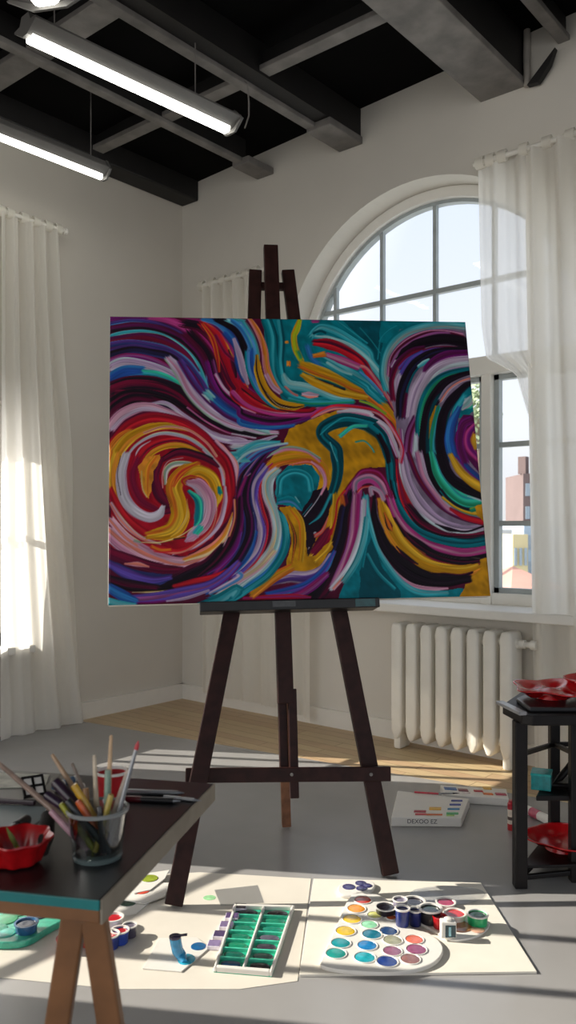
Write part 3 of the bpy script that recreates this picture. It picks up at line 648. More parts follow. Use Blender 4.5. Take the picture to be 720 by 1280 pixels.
for a, b in ((0, 1), (2, 3), (4, 5)):
    sx = MB(); x0, x1 = xs_post[a], xs_post[b]; zb, zt = SILL+.065, 2.04
    for q in (x0, x1-.028): sx.span((q, .2, zb), (q+.028, .245, zt))
    sx.span((x0, .2, zb), (x1, .245, zb+.028)); sx.span((x0, .2, zt-.028), (x1, .245, zt))
    sx.build('sash', 'muntin_grey', w1)
mt = MB()
for x in (CXW-.70, CXW-.35, CXW+.015, CXW+.385, CXW+.73):
    zz = CZ+math.sqrt(max(0, RI**2-(x-CXW)**2)); MB().span((x-.011, .205, 2.14), (x+.011, .235, zz)).build('muntin', 'muntin_grey', w1)
zz = 2.568; hw_ = math.sqrt(RI**2-(zz-CZ)**2); MB().span((CXW-hw_, .203, zz-.014), (CXW+hw_, .237, zz+.014)).build('muntin', 'muntin_grey', w1)
for i in range(N):                                  # thin grey bead round the arched glass
    a0, a1 = PI*i/N, PI*(i+1)/N
    P = lambda r, a, v: (CXW+r*math.cos(a), v, CZ+r*math.sin(a))
    mt.add([P(RI+.002, a0, .2), P(RI+.002, a1, .2), P(RI-.02, a1, .2), P(RI-.02, a0, .2), P(RI-.02, a0, .25), P(RI-.02, a1, .25)], [(0, 3, 2, 1), (3, 4, 5, 2)])
for z in (1.655, 1.225):
    for a, b in ((0, 1), (2, 3), (4, 5)): MB().span((xs_post[a], .205, z-.014), (xs_post[b], .235, z+.014)).build('muntin', 'muntin_grey', w1)
mt.build('bead', 'muntin_grey', w1)
pn = MB(); pn.add([(CXW-RI, .222, SILL+.06), (CXW+RI, .222, SILL+.06)]+[(CXW+RI*math.cos(PI*k/N), .222, CZ+RI*math.sin(PI*k/N)) for k in range(N+1)], [tuple(range(N+3))])
pn.build('pane', 'window_glass', w1)
MB().span((.90, -.15, .735), (2.9, .18, .782)).build('sill', 'white_trim', w1, bevel=.008)

def side_window(name, w, zt, cols, rows):
    r = root(name, (-.2, (w[0]+w[1])/2, w[2])); f = MB(); a, b = -.26, -.19
    f.span((a, w[0], w[2]), (b, w[0]+.05, w[3])); f.span((a, w[1]-.05, w[2]), (b, w[1], w[3]))
    f.span((a, w[0], w[2]), (b, w[1], w[2]+.05)); f.span((a, w[0], w[3]-.05), (b, w[1], w[3])); f.span((a-.02, w[0], zt), (b+.02, w[1], zt+.1))
    f.build('frame', 'window_white', r)
    for y in cols: MB().span((-.235, y-.013, w[2]), (-.205, y+.013, w[3])).build('muntin', 'muntin_grey', r)
    for z in rows: MB().span((-.235, w[0], z-.012), (-.205, w[1], z+.012)).build('muntin', 'muntin_grey', r)
    p = MB(); p.add([(-.22, w[0], w[2]), (-.22, w[1], w[2]), (-.22, w[1], w[3]), (-.22, w[0], w[3])], [(0, 1, 2, 3)]); p.build('pane', 'window_glass', r)
    MB().span((-.2, w[0]-.03, w[2]-.045), (.1, w[1]+.03, w[2])).build('sill', 'white_trim', r, bevel=.006)
side_window('window_2', W2, 1.83, (-1.83, -2.0), (1.32,))
side_window('window_3', W3, 2.66, (-3.79, -4.13), (1.0, 1.62))

# ------------------------------------------------------------------ ceiling steel
def steel(name, x0, x1, y0, y1, zb, web=.30, flange=.028):
    r = root(name, ((x0+x1)/2, (y0+y1)/2, zb)); m = MB(); c = HC((x0+x1)/2)
    if abs(x1-x0) < abs(y1-y0):
        w = (x1-x0)*web/2; xm = (x0+x1)/2; m.span((xm-w, y0, zb+flange), (xm+w, y1, c+.02))
    else:
        w = (y1-y0)*web/2; ym = (y0+y1)/2; m.span((x0, ym-w, zb+flange), (x1, ym+w, HC(x0)+.02))
    m.build('web', 'steel_black', r)
    MB().span((x0, y0, zb), (x1, y1, zb+flange)).build('flange', 'steel_worn', r, bevel=.004)
    return r
b1 = root('ceiling_beam', (.08, -4, 3.47)); MB().span((0, -8.5, 3.47), (.165, 0, 3.62)).build('web', 'steel_black', b1, bevel=.01)
b2 = steel('ceiling_beam', .745, .80, -8.5, -.2, 3.485, web=.8); MB().span((.715, -.24, 3.468), (.855, 0, 3.51)).build('bearing_block', 'steel_worn', b2, bevel=.006)
b3 = steel('ceiling_beam', 1.375, 1.435, -8.5, -.25, 3.475, web=.5); MB().span((1.42, -8.5, 3.50), (1.53, 0, 3.665)).build('web', 'steel_black', b3); MB().span((1.375, -.32, 3.455), (1.545, 0, 3.50)).build('bearing_block', 'steel_worn', b3, bevel=.006)
steel('ceiling_beam', 2.30, 2.555, -8.5, 0, 3.45, web=.95, flange=.035)
steel('ceiling_beam', 3.25, 3.45, -8.5, 0, 3.45, web=.9)
steel('ceiling_beam', 2.72, 2.78, -8.5, 0, 3.60)
steel('ceiling_crossbeam', 0, D, -.895, -.815, 3.515, web=.4)
steel('ceiling_crossbeam', 0, D, -1.76, -1.62, 3.515, web=.5)
br_ = MB().prism([on_v(662, 110, -.02), on_v(697, 63, -.02), on_v(690, 84, -.02), on_v(676, 106, -.02)], .035, (0, -1, 0))
struct(br_.build('ceiling_bracket', 'steel_black'))
pp = on_v(659, 108, -.03)
o = MB().tube([pp, on_v(658, 70, -.03), on_v(659, 32, -.03)], .017, 12).build('conduit_pipe', mat('pipe_grey', 'a39d96', .5), smooth=True)
tag(o, 'grey vertical conduit pipe at the end of the widest ceiling beam', 'pipe')
p0 = at(304, 100, 3.5); o = MB().tube([p0, p0+Vector((.03, 0, -.03)), at(311, 128, 3.42), at(311, 145, 3.38), at(306, 160, 3.36)], .004, 8).build('loose_cable', 'steel_worn', smooth=True)
tag(o, 'loose thin cable dangling from the ceiling crossbeam', 'cable')

def batten(p_far, p_near, w, label, cables=()):
    p_far = Vector(p_far); p_near = Vector(p_near); d = (p_far-p_near).normalized(); sd = d.cross(Vector((0, 0, 1))).normalized(); mid = (p_far+p_near)/2
    t = thing('fluorescent_light', mid, label, 'ceiling light', 'fluorescent battens under the black ceiling')
    L = (p_far-p_near).length; Z = Vector((0, 0, 1))
    hb = MB()
    prof = [(-w*.22, 0.012), (-w, .05), (-w, .058), (-w*.5, .062), (-w*.32, .095), (w*.32, .095), (w*.5, .062), (w, .058), (w, .05), (w*.22, .012)]
    hb.prism([p_near+sd*a+Z*b for a, b in prof], L, d)
    hb.build('housing', 'fixture_grey', t)
    lb = MB(); lb.prism([p_near+sd*a+Z*b+d*.02 for a, b in [(-w*.32, .018), (-w*.28, .0), (-w*.18, -.008), (w*.18, -.008), (w*.28, .0), (w*.32, .018)]], L-.04, d)
    lb.build('tube', 'lamp_glow', t, smooth=True)
    ec = MB(); ec.prism([p_far+sd*a+Z*b for a, b in [(-w*1.05, .045), (-w*.4, -.006), (w*.4, -.006), (w*1.05, .045), (w*.4, .1), (-w*.4, .1)]], .012, d)
    ec.build('end_cap', 'fixture_grey', t)
    for q in cables:
        p = p_near+d*(L*q)+Z*.09
        MB().tube([p, Vector((p.x, p.y, HC(p.x)))], .0028, 6).build('suspension_cable', 'steel_worn', t)
    return t
batten(at(287, 166, 3.15), at(31, 48, 3.15), .085, 'longest lit fluorescent batten hanging across the ceiling centre', (.12, .80))
batten(at(130, 224, 3.15), at(-60, 150, 3.15), .05, 'lit fluorescent batten hanging lowest, beside the left wall', (.1, .9))
e0 = at(18, 4, 3.15); e1 = at(104, -2, 3.15)
mid_ = at(62, 9, 3.15)
sdv = (at(104, 2, 3.15)-at(22, 14, 3.15)).normalized(); dv = Vector((-sdv.y, sdv.x, 0))
if dv.dot(FWD) < 0: dv = -dv
batten(mid_, mid_-dv*1.2, .17, 'wide bright fluorescent light at the top left corner of the view', (.2,))

# ------------------------------------------------------------------ radiator
rx0, rx1 = 1.85, 2.575; nS = 8; pit = (rx1-rx0)/nS
rt = thing('radiator', ((rx0+rx1)/2, -.13, 0), 'white cast iron column radiator below the arched window', 'radiator')
for i in range(nS):
    c = rx0+pit*(i+.5); w = .033; end = i in (0, nS-1)
    s_ = MB()
    pr = [(c-.012, .055), (c+.012, .055), (c+w*.95, .10), (c+w, .14), (c+w, .655), (c+w*.7, .685), (c-w*.7, .685), (c-w, .655), (c-w, .14), (c-w*.95, .10)]
    s_.prism([(x, -.195, z) for x, z in pr], .13, (0, 1, 0))
    sec = s_.build('section', 'radiator_enamel', rt, smooth=True, bevel=.016, seg=3)
    for z in (.125, .625): MB().lathe((c-pit/2, -.13, z), [(.024, 0), (.024, pit)], 14, (1, 0, 0)).build('hub', 'radiator_enamel', sec, smooth=True)
    if end:
        MB().span((c-.022, -.185, 0), (c+.022, -.075, .09)).build('foot', 'radiator_enamel', rt, smooth=True, bevel=.012)
MB().lathe((rx1, -.13, .625), [(.022, 0), (.022, .03), (.015, .03), (.015, .06), (.024, .06), (.024, .09)], 14, (1, 0, 0)).build('valve', 'radiator_enamel', rt, smooth=True)
MB().tube([(rx1+.075, -.13, .625), (rx1+.075, -.10, .625), (rx1+.075, -.03, .625), (rx1+.075, -.012, .625)], .011).build('pipe', 'radiator_enamel', rt, smooth=True)

# ------------------------------------------------------------------ curtains
def sheet(fn, nu=150, nv=70): return MB().grid(fn, nu, nv)
def folds(s, n, ph): return math.sin(2*PI*n*s+ph)+.35*math.sin(2*PI*n*2.17*s+ph*2.3)+.25*math.sin(2*PI*n*.43*s+1.1)
def lerp(a, b, t): return a+(b-a)*t
def pw(t, pts):
    for (a, x), (b, y) in zip(pts, pts[1:]):
        if t <= b: k = (t-a)/(b-a); k = k*k*(3-2*k); return x+(y-x)*k
    return pts[-1][1]
def rod_and_loops(cur, axis, fixed, a0, a1, z, loops, loops_mat='curtain_cloth'):
    for p in loops:
        c = (p, fixed, z) if axis == 'x' else (fixed, p, z)
        ax = (1, 0, 0) if axis == 'x' else (0, 1, 0)
        m = MB(); seg = 18
        r0 = .019
        m.lathe(Vector(c)-Vector(ax)*.022, [(r0, 0), (r0+.004, 0), (r0+.004, .044), (r0, .044), (r0, 0)], seg, ax, rx=1, ry=1.35, X=(0, 1, 0) if axis == 'x' else (1, 0, 0), caps=False)
        m.build('tab_loop', loops_mat, cur, smooth=True)

# left-wall curtain
ZL = 2.985
t = thing('curtain', (.1, -1.25, 0), 'long white curtain on the left wall, glowing from the window behind', 'curtain', 'white tab-top curtains')
def f_left(s, q):
    z = lerp(ZL-.02, .012, q); e = pw(q, [(0, 0), (1, 1)])
    y = lerp(-1.495, lerp(-1.085, -.915, q**1.3), s)
    a = .030-.008*q
    return (.105+a*folds(s, lerp(4.6, 3.4, q), .6+.7*math.sin(2.2*q+s)), y, z)
sheet(f_left).build('panel', 'curtain_cloth', t, smooth=True)
rod_and_loops(t, 'y', .1, 0, 0, ZL, [-1.10, -1.17, -1.25, -1.33, -1.42, -1.48])
o = MB().tube([(.1, -2.35, ZL), (.1, -1.06, ZL)], .0125, 12).lathe((.1, -1.06, ZL), [(.0125, 0), (.02, .005), (.02, .02), (.001, .028)], 12, (0, 1, 0)).span((0, -1.36, ZL-.012), (.1, -1.345, ZL+.012)).build('curtain_rod', 'white_trim', smooth=True)
tag(o, 'white curtain rod on the left wall', 'curtain rod', 'curtain rods')

# curtain left of the arched window
ZM = 2.835
t = thing('curtain', (.75, -.1, 0), 'white curtain hanging left of the arched window behind the easel', 'curtain', 'white tab-top curtains')
def f_mid(s, q):
    x = lerp(.29, lerp(.80, 1.235, pw(q, [(0, 0), (.45, .3), (.75, 1), (1, 1)])), s)
    z = lerp(ZM-.02, .085-.06*s**6, q)
    return (x, -.10+.03*folds(s, 5.3, 1.7+.6*math.sin(1.7*q))*(1-.3*q), z)
sheet(f_mid, 120, 50).build('panel', 'curtain_cloth', t, smooth=True)
rod_and_loops(t, 'x', -.1, 0, 0, ZM, [.30, .40, .50, .61, .71, .79])
o = MB().tube([(.26, -.1, ZM), (.92, -.1, ZM)], .0125, 12).span((.27, -.1, ZM-.012), (.285, 0, ZM+.012)).build('curtain_rod', 'white_trim', smooth=True)
tag(o, 'short curtain rod left of the arched window, behind the easel top', 'curtain rod', 'curtain rods')

# curtain at the right of the arched window
ZR = 3.085
uL = lambda px, py: on_v(px, py, -.1).x
t = thing('curtain', (2.9, -.1, 0), 'long sheer white curtain on the right, drawn past the arched window', 'curtain', 'white tab-top curtains')
ledge = [(ZR, uL(594, 203)), (2.25, uL(598, 400)), (2.08, uL(604, 452)), (1.98, uL(641, 475)), (1.66, uL(664, 550)), (1.4, uL(668, 600)), (.0, uL(668, 860))]
def left_edge(z):
    for (za, xa), (zb, xb) in zip(ledge, ledge[1:]):
        if z >= zb: k = (za-z)/(za-zb); return xa+(xb-xa)*max(0, min(1, k))
    return ledge[-1][1]
def f_sheer(s, q):
    z = lerp(ZR-.02, .02, q); x = lerp(left_edge(z), lerp(2.66, 2.72, q), s)
    return (x, -.085+.018*folds(s, 2.3, .4+q*.6), z)
sheet(f_sheer, 90, 150).build('sheer_panel', 'curtain_sheer', t, smooth=True)
def f_right(s, q):
    z = lerp(ZR-.02, .02, q); x = lerp(uL(664, 300)-.04*(1-q)+.02*q, 3.55, s)
    return (x, -.115+.034*folds(s, lerp(6.4, 4.6, q), 2.2+.5*math.sin(2*q+2*s))*(1-.35*q), z)
sheet(f_right, 190, 70).build('panel', 'curtain_cloth', t, smooth=True)
rod_and_loops(t, 'x', -.1, 0, 0, ZR, [uL(600, 202), uL(613, 200), uL(628, 196), uL(655, 188), uL(684, 180), uL(713, 175), 2.95, 3.1, 3.25, 3.4])
o = MB().tube([(uL(592, 203), -.1, ZR), (3.7, -.1, ZR)], .0125, 12).span((2.40, -.1, ZR-.012), (2.415, 0, ZR+.012)).span((3.6, -.1, ZR-.012), (3.615, 0, ZR+.012)).build('curtain_rod', 'white_trim', smooth=True)
tag(o, 'white curtain rod over the right side of the arched window', 'curtain rod', 'curtain rods')
# ------------------------------------------------------------------ easel and painting
H_ = Vector((.6868, .7263, .0143)).normalized(); N_ = Vector((.7073, -.6731, .215)); N_ = (N_-H_*N_.dot(H_)).normalized(); U_ = N_.cross(H_).normalized()
BLC = Vector((2.039, -2.24, .935)); PW, PH = 1.356, 1.0716
def pc(a, b, c=0): return BLC+H_*a+U_*b+N_*c          # a across, b up, c out of the canvas face

t = thing('easel', (2.45, -1.8, 0), 'dark brown wooden studio easel standing on the floor with the big painting', 'easel')
footL = at(217, 1136, 0)+Vector((0, 0, .0)); footR = at(488, 1097, 0)
def leg(top, foot, w, name='leg'):
    d = (foot-top).normalized(); MB().beam(top, foot+Vector((0, 0, .012)), w, .032, H_).build(name, 'easel_wood', t, bevel=.004)
leg(pc(.535, .46, -.085), footL, .058); leg(pc(.742, .46, -.085), footR, .058)
MB().beam(pc(.552, 1.315, -.085), pc(.50, .40, -.085), .05, .03, H_).build('upright', 'easel_wood', t, bevel=.003)
MB().beam(pc(.680, 1.318, -.085), pc(.750, .40, -.085), .05, .03, H_).build('upright', 'easel_wood', t, bevel=.003)
MB().beam(pc(.613, 1.41, -.062), pc(.604, -.35, -.062), .056, .032, H_).build('mast', 'easel_wood', t, bevel=.003)
MB().beam(pc(.595, -.30, -.085), pc(.592, -.60, -.085), .03, .03, H_).build('mast_slide', 'easel_wood', t, bevel=.003)
MB().beam(pc(.628, -.30, -.062), pc(.622, -.665, -.062), .03, .028, H_).build('mast_slide', 'easel_wood', t, bevel=.003)
MB().beam(pc(.545, 1.25, -.085), pc(.70, 1.25, -.085), .03, .02, U_).build('upper_crossbar', 'easel_wood', t, bevel=.003)
MB().beam(pc(.255, -.572, -.045), pc(.955, -.60, -.045), .048, .03, U_).build('crossbar', 'easel_wood', t, bevel=.003)
tr = MB(); tr.box(pc(.624, -.020, -.02), (.625, .026, .10), H_, U_, N_); tr.box(pc(.624, -.017, .036), (.625, .034, .014), H_, U_, N_)
ty = tr.build('tray', 'tray_black', t, bevel=.003)
MB().box(pc(.885, -.017, .0435), (.07, .026, .003), H_, U_, N_).build('paint_stain', paint('1a4a4c', .4), ty)
MB().box(pc(.60, -.014, .0435), (.08, .02, .003), H_, U_, N_).build('paint_stain', paint('3a3a3a', .5), ty)
rear = at(358, 1036, 0)
MB().beam(pc(.607, .70, -.11), rear+Vector((0, 0, .012)), .036, .03, H_).build('rear_leg', 'easel_wood_light', t, bevel=.003)
for a, b in ((.255+.07, -.575), (.885, -.598), (.612, -.585)): MB().lathe(pc(a, b, -.030), [(.006, 0), (.006, .003), (.003, .005)], 12, N_).build('bolt', 'steel_worn', t)

pt = thing('painting', pc(PW/2, 0, 0), 'large abstract canvas of swirling teal, gold, purple and red paint on the easel', 'painting')
MB().box(pc(PW/2, PH/2, -.0195), (PW, PH, .033), H_, U_, N_).build('canvas', 'canvas_white', pt, bevel=.003)
NX, NY = 600, 474
lc, hg = paint_field(STROKES, PALETTE, PW*1000, PH*1000, NX, NY)
def paint_mesh():
    a = np.linspace(0.001, PW-.001, NX); b = np.linspace(.001, PH-.001, NY); A, B = np.meshgrid(a, b)
    o0 = np.array(pt.location); h3, u3, n3, bl3 = map(np.array, (H_, U_, N_, BLC))
    hz = hg-hg.min(); hz = .0004+.0022*hz/max(1e-6, hz.max())
    edge = np.minimum(np.minimum(A, PW-A), np.minimum(B, PH-B)); hz = np.where(edge < .004, -.002, hz)
    V = bl3+A[..., None]*h3+B[..., None]*u3+hz[..., None]*n3-o0
    i = np.arange(NX*NY).reshape(NY, NX)
    Q = np.stack([i[:-1, :-1], i[:-1, 1:], i[1:, 1:], i[1:, :-1]], -1).reshape(-1, 4)
    me = bpy.data.meshes.new('paint_layer'); me.vertices.add(NX*NY); me.vertices.foreach_set('co', V.reshape(-1).astype(np.float32))
    me.loops.add(Q.size); me.loops.foreach_set('vertex_index', Q.reshape(-1).astype(np.int32))
    me.polygons.add(len(Q)); me.polygons.foreach_set('loop_start', (np.arange(len(Q))*4).astype(np.int32)); me.polygons.foreach_set('use_smooth', np.ones(len(Q), bool))
    me.update(calc_edges=True); me.validate()
    ca = me.color_attributes.new('pigment', 'FLOAT_COLOR', 'POINT')
    ca.data.foreach_set('color', np.concatenate([lc.reshape(-1, 3), np.ones((NX*NY, 1))], 1).reshape(-1).astype(np.float32))
    m = bpy.data.materials.new('oil_paint'); m.use_nodes = True; nt = m.node_tree; bs = nt.nodes['Principled BSDF']
    at_ = nt.nodes.new('ShaderNodeAttribute'); at_.attribute_name = 'pigment'
    g = nt.nodes.new('ShaderNodeMixRGB'); g.blend_type = 'MULTIPLY'; g.inputs['Fac'].default_value = 1; g.inputs[2].default_value = (PAINT_GAIN,)*3+(1,)
    nt.links.new(at_.outputs['Color'], g.inputs[1]); nt.links.new(g.outputs[0], bs.inputs['Base Color'])
    bs.inputs['Roughness'].default_value = .5; bs.inputs['Specular IOR Level'].default_value = .14
    me.materials.append(m); o = bpy.data.objects.new('paint_layer', me); COL.objects.link(o); o.parent = pt
paint_mesh()

# ------------------------------------------------------------------ outside
bpy_far = []
def tower(px0, px1, ytop, Y, m, label, wincols=4, winrows=6, depth=6, roof=None, spires=False):
    a = deep(px0, 660, Y); b = deep(px1, 660, Y); top = EYE+(660-ytop)/F*Y; base = -14.0
    d = (b-a).normalized(); n = Vector((-d.y, d.x, 0))
    if n.dot(FWD) < 0: n = -n
    r = thing('city_building', ((a+b)/2+n*depth/2)*1+Vector((0, 0, base-((a+b)/2).z)), label, 'building', 'buildings far outside the arched window')
    m1 = MB().prism([Vector((p.x, p.y, base)) for p in (a, b, b+n*depth, a+n*depth)], top-base)
    m1.build('wall', m, r)
    L = (b-a).length; hgt = top-(EYE-8)
    for i in range(wincols):
        for j in range(winrows):
            c = a+d*(L*(i+.5)/wincols); c.z = top-hgt*(j+.7)/winrows
            MB().box(c-n*.03, (L/wincols*.5, .1, hgt/winrows*.55), d, n, (0, 0, 1)).build('window', 'far_window', r)
    if roof:
        q = MB(); c = (a+b)/2+n*depth/2
        q.add([Vector((p.x, p.y, top)) for p in (a-d*.4-n*.4, b+d*.4-n*.4, b+d*.4+n*depth, a-d*.4+n*depth)]+[Vector((c.x, c.y, top+L*.8))], [(0, 1, 4), (1, 2, 4), (2, 3, 4), (3, 0, 4), (0, 3, 2, 1)])
        q.build('roof', roof, r)
    if spires:
        for k in (.12, .88):
            c = a+d*(L*k)+n*.5; MB().prism([Vector((c.x-.3, c.y-.3, top)), Vector((c.x+.3, c.y-.3, top)), Vector((c.x+.3, c.y+.3, top)), Vector((c.x-.3, c.y+.3, top))], 1.3).build('turret', m, r)
    return r
tower(654, 676, 592, 62, 'brick_far', 'tall hazy brown brick tower seen through the window beside the right curtain', 2, 7, 5, None, True)
tower(612, 640, 662, 48, 'facade_pale', 'pale white house behind the lower left window pane', 4, 5, 6)
tower(641, 660, 668, 40, 'facade_cream', 'cream coloured house beneath the brick tower', 3, 5, 6)
tower(655, 700, 655, 52, 'facade_blue', 'bluish pale block right of the cream house', 4, 5, 6)
tower(616, 648, 738, 30, 'facade_blue', 'low pale blue house with teal roof at the bottom of the window view', 4, 3, 4, 'roof_teal')
tower(654, 684, 736, 20, 'facade_pale', 'low house with rusty roof at the bottom of the window view', 4, 3, 4, 'roof_rust')
gd = MB().span((-120, 6, -14.2), (120, 160, -14)).build('ground', 'ground_far'); struct(gd)
def tree(px, ytop, Y, R, label):
    top = deep(px, ytop, Y); r = thing('tree', (top.x, top.y, -14), label, 'tree', 'trees outside the arched window'); rng = random.Random(px)
    m = MB()
    for k in range(900):
        u = rng.random()*2-1; a = rng.random()*2*PI; q = math.sqrt(1-u*u); rr = R*(.55+.45*rng.random())
        c = Vector((top.x, top.y, top.z-R*1.25))+Vector((q*math.cos(a)*rr, q*math.sin(a)*rr, u*rr*1.25))
        d1 = Vector((rng.uniform(-1, 1), rng.uniform(-1, 1), rng.uniform(-1, 1))).normalized(); d2 = d1.orthogonal().normalized(); s = .07*R
        m.add([c-d1*s*1.6, c+d2*s, c+d1*s*1.6, c-d2*s], [(0, 1, 2, 3)])
    m.build('foliage', 'leaf_far', r)
    MB().tube([(top.x, top.y, -14), (top.x+.1, top.y, top.z-R*1.3)], [.3, .15], 8).build('trunk', 'trunk_far', r)
tree(592, 478, 22, .75, 'leafy tree just outside the window, seen right of the painting edge')

# ------------------------------------------------------------------ papers on the floor
G = .004
def sheet_px(name, px, h, m, z=G, parent=None, bevel=.001): return MB().prism([at(x, y, z+h) - Vector((0, 0, h)) for x, y in px], h).build(name, m, parent, bevel=bevel)
o = sheet_px('paper_or_reflection', [(-40, 1104), (120, 1097), (250, 1090), (389, 1098), (372, 1226), (300, 1236), (150, 1236), (-60, 1216)], .0015, 'paper_white'); tag(o, 'big white drawing paper spread on the floor under the left paint trays', 'paper')
o = sheet_px('drawing_board', [(392, 1098), (601, 1103), (671, 1214), (374, 1218)], .007, mat('board_white', 'ded8cc', .7, var=.03)); tag(o, 'white drawing board lying on the floor under the round-ended palette', 'board')
ZL_, ZB_ = G+.0015, G+.007

def disc(m, c, rx, ry, h, X, prof=None): m.lathe(c, prof or [(1, 0), (1, h), (.0001, h*1.05)], 22, rx=rx, ry=ry, X=X)
def well(parent, px, py, rpx, col, z, name='paint_well', squash=1.0, rim=False, depth=.0016, rough=.22):
    c = at(px, py, z); Y = (c-CAM).dot(FWD); r = rpx*Y/F; m = MB()
    m.lathe(c, [(r*1.0, 0), (r*.97, depth), (r*.7, depth*1.5), (.0002, depth*1.7)], 24, rx=1, ry=squash, X=RIGHT)
    ob = m.build(name, paint(col, rough), parent, smooth=True)
    if rim: q = r*1.15; MB().lathe(c, [(q*1.05, -.0003), (q, .0025), (q*.93, .0025), (q*.88, .0004)], 24, X=RIGHT, caps=False).build('rim', 'plastic_white', ob, smooth=True)
    return ob

# main palette: a moulded plastic slab with rounded right end and a rim round every well
def spline_px(px, k=8):
    n = len(px); out = []
    for i in range(n):
        p = [Vector((*px[(i+j-1) % n], 0)) for j in range(4)]
        for q in range(k):
            u = q/k; v = .5*((2*p[1])+(p[2]-p[0])*u+(2*p[0]-5*p[1]+4*p[2]-p[3])*u*u+(3*p[1]-p[0]-3*p[2]+p[3])*u**3); out.append((v.x, v.y))
    return out
dabs = [(453.6, 1125, 11, 'b8301c'), (445.6, 1136, 11.5, 'e0901e'), (440, 1149, 12, 'e8bc1a'), (432, 1164, 12.5, 'd8b41c'), (426, 1179, 12.5, '0e8c94'), (420, 1192, 13, '12948a'),
        (468.5, 1144, 9.5, 'cfd07a'), (461.7, 1156, 10.5, '8ccfa4'), (465, 1168, 12.5, '0f6f86'), (486, 1164, 11.5, '22406c'), (459, 1182, 12.5, '1478b4'), (456, 1197, 13.5, '16a0ae'),
        (484, 1202, 13.5, '1c3a80'), (491, 1175.5, 12, '9c9c84'), (490.5, 1189, 12, '8e5a74'), (518, 1174.6, 11.5, 'd86a50'), (520.5, 1187, 13, '8a3a62'), (513, 1199, 12.5, '8a5a54'), (489, 1147, 6.5, 'dc6c3a')]
pal_px = spline_px([(440, 1118), (470, 1117), (496, 1134), (512, 1158), (538, 1167), (554, 1185), (540, 1204), (498, 1214), (440, 1213), (404, 1207), (403, 1196), (420, 1158)])
c0 = at(478, 1170, ZB_)
t = thing('paint_palette', c0, 'large white palette with rounded right end and rows of rainbow paint wells', 'palette')
sheet_px('tray', pal_px, .012, 'plastic_white', ZB_, t, bevel=.003)
for x, y, r, c in dabs: well(t, x, y, r*.92, c, ZB_+.0122, rim=True)

# second, oval palette under the pots
t = thing('paint_palette', at(548, 1160, ZB_), 'white oval palette carrying the cluster of paint pots', 'palette')
ov = spline_px([(522, 1150), (536, 1141), (570, 1138), (606, 1148), (611, 1158), (594, 1170), (566, 1174), (544, 1164)])
sheet_px('tray', ov, .008, 'plastic_white', ZB_, t, bevel=.003)
well(t, 575, 1158, 15, 'b87a50', ZB_+.0085); well(t, 597, 1162, 9, 'c89a84', ZB_+.0085)

def pot(px, py, rpx, hpx, body, fill, label, z, name='paint_pot', rim='plastic_white', group='open paint pots on the drawing board', seg=24, flare=1.08):
    c = at(px, py, z); Y = (c-CAM).dot(FWD); r = rpx*Y/F; h = hpx*Y/F
    tt = thing(name, c, label, 'paint pot', group)
    MB().lathe(c, [(r*.86, 0), (r*.9, .001), (r, h), (r*.9, h), (r*.8, h*.55), (.0002, h*.5)], seg).build('cup', paint(body, .3), tt, smooth=True)
    MB().lathe(c, [(r*.99, h*.93), (r*flare, h*.95), (r*flare, h*1.04), (r*.9, h*1.04), (r*.88, h*.9)], seg, caps=False).build('rim', rim, tt, smooth=True)
    MB().lathe(c, [(r*.88, h*.86), (r*.5, h*.9), (.0002, h*.84)], seg).build('paint', paint(fill, .18), tt, smooth=True)
    return tt
ZP = ZB_+.008
pot(482, 1141, 13, 8, '26222a', '17121a', 'wide white-rimmed pot of black paint, leftmost of the pot cluster', ZB_+.0125)
pot(503, 1156, 9, 21, '1c2a6a', '2a2440', 'tall navy blue paint pot at the front left of the cluster', ZB_+.0125)
pot(519, 1156, 8, 19, '1c2664', '2c2236', 'narrow dark blue paint pot, second from left at the front', ZB_)
pot(517, 1140, 14, 14, '4a4454', '1c1622', 'round pot of purple-black paint at the back of the cluster', ZB_)
pot(500, 1139, 9, 15, '8a8496', '6a6076', 'grey lilac paint pot behind the navy pot', ZB_+.0125)
pot(538, 1152, 14, 17, '1c1a1e', '16302c', 'dark pot of deep green paint in the middle of the cluster', ZP)
pot(550, 1159, 9, 14, 'a8121a', 'a8161e', 'bright red paint pot front centre of the cluster', ZP, rim=paint('a8121a', .3))
pot(557, 1133, 12, 6, 'd8c8cc', 'a01444', 'low pot of magenta paint behind the cluster', ZB_)
pot(569, 1149, 13, 8, 'e4dcd4', 'c41c18', 'low white pot of red paint beside the green pot', ZP)
pot(597, 1155, 13, 13, '1c9a62', '16382a', 'green paint pot at the right end of the cluster', ZP)
# small white bottle with dark label
c = at(560, 1170, ZP); s_ = (c-CAM).dot(FWD)/F
t = thing('paint_bottle', c, 'small square white paint bottle with a dark teal label in front of the pots', 'bottle')
MB().box(c+Vector((0, 0, 10*s_)), (19*s_, 13*s_, 20*s_), RIGHT, FWD).build('body', 'plastic_white', t, bevel=.003)
MB().box(c+Vector((0, 0, 9*s_))-FWD*(6.7*s_)+RIGHT*2*s_, (13*s_, .0015, 15*s_), RIGHT, FWD).build('label', paint('153c48', .3), t, bevel=.0006)
MB().box(c+Vector((0, 0, 9*s_))-FWD*(7.3*s_)+RIGHT*1*s_, (3*s_, .001, 11*s_), RIGHT, FWD).build('label_stripe', paint('8cc0cc', .3), t)
MB().lathe(c+Vector((0, 0, 20*s_)), [(5*s_, 0), (5*s_, 2.5*s_), (4*s_, 3*s_)], 16).build('cap', 'plastic_white', t, smooth=True)

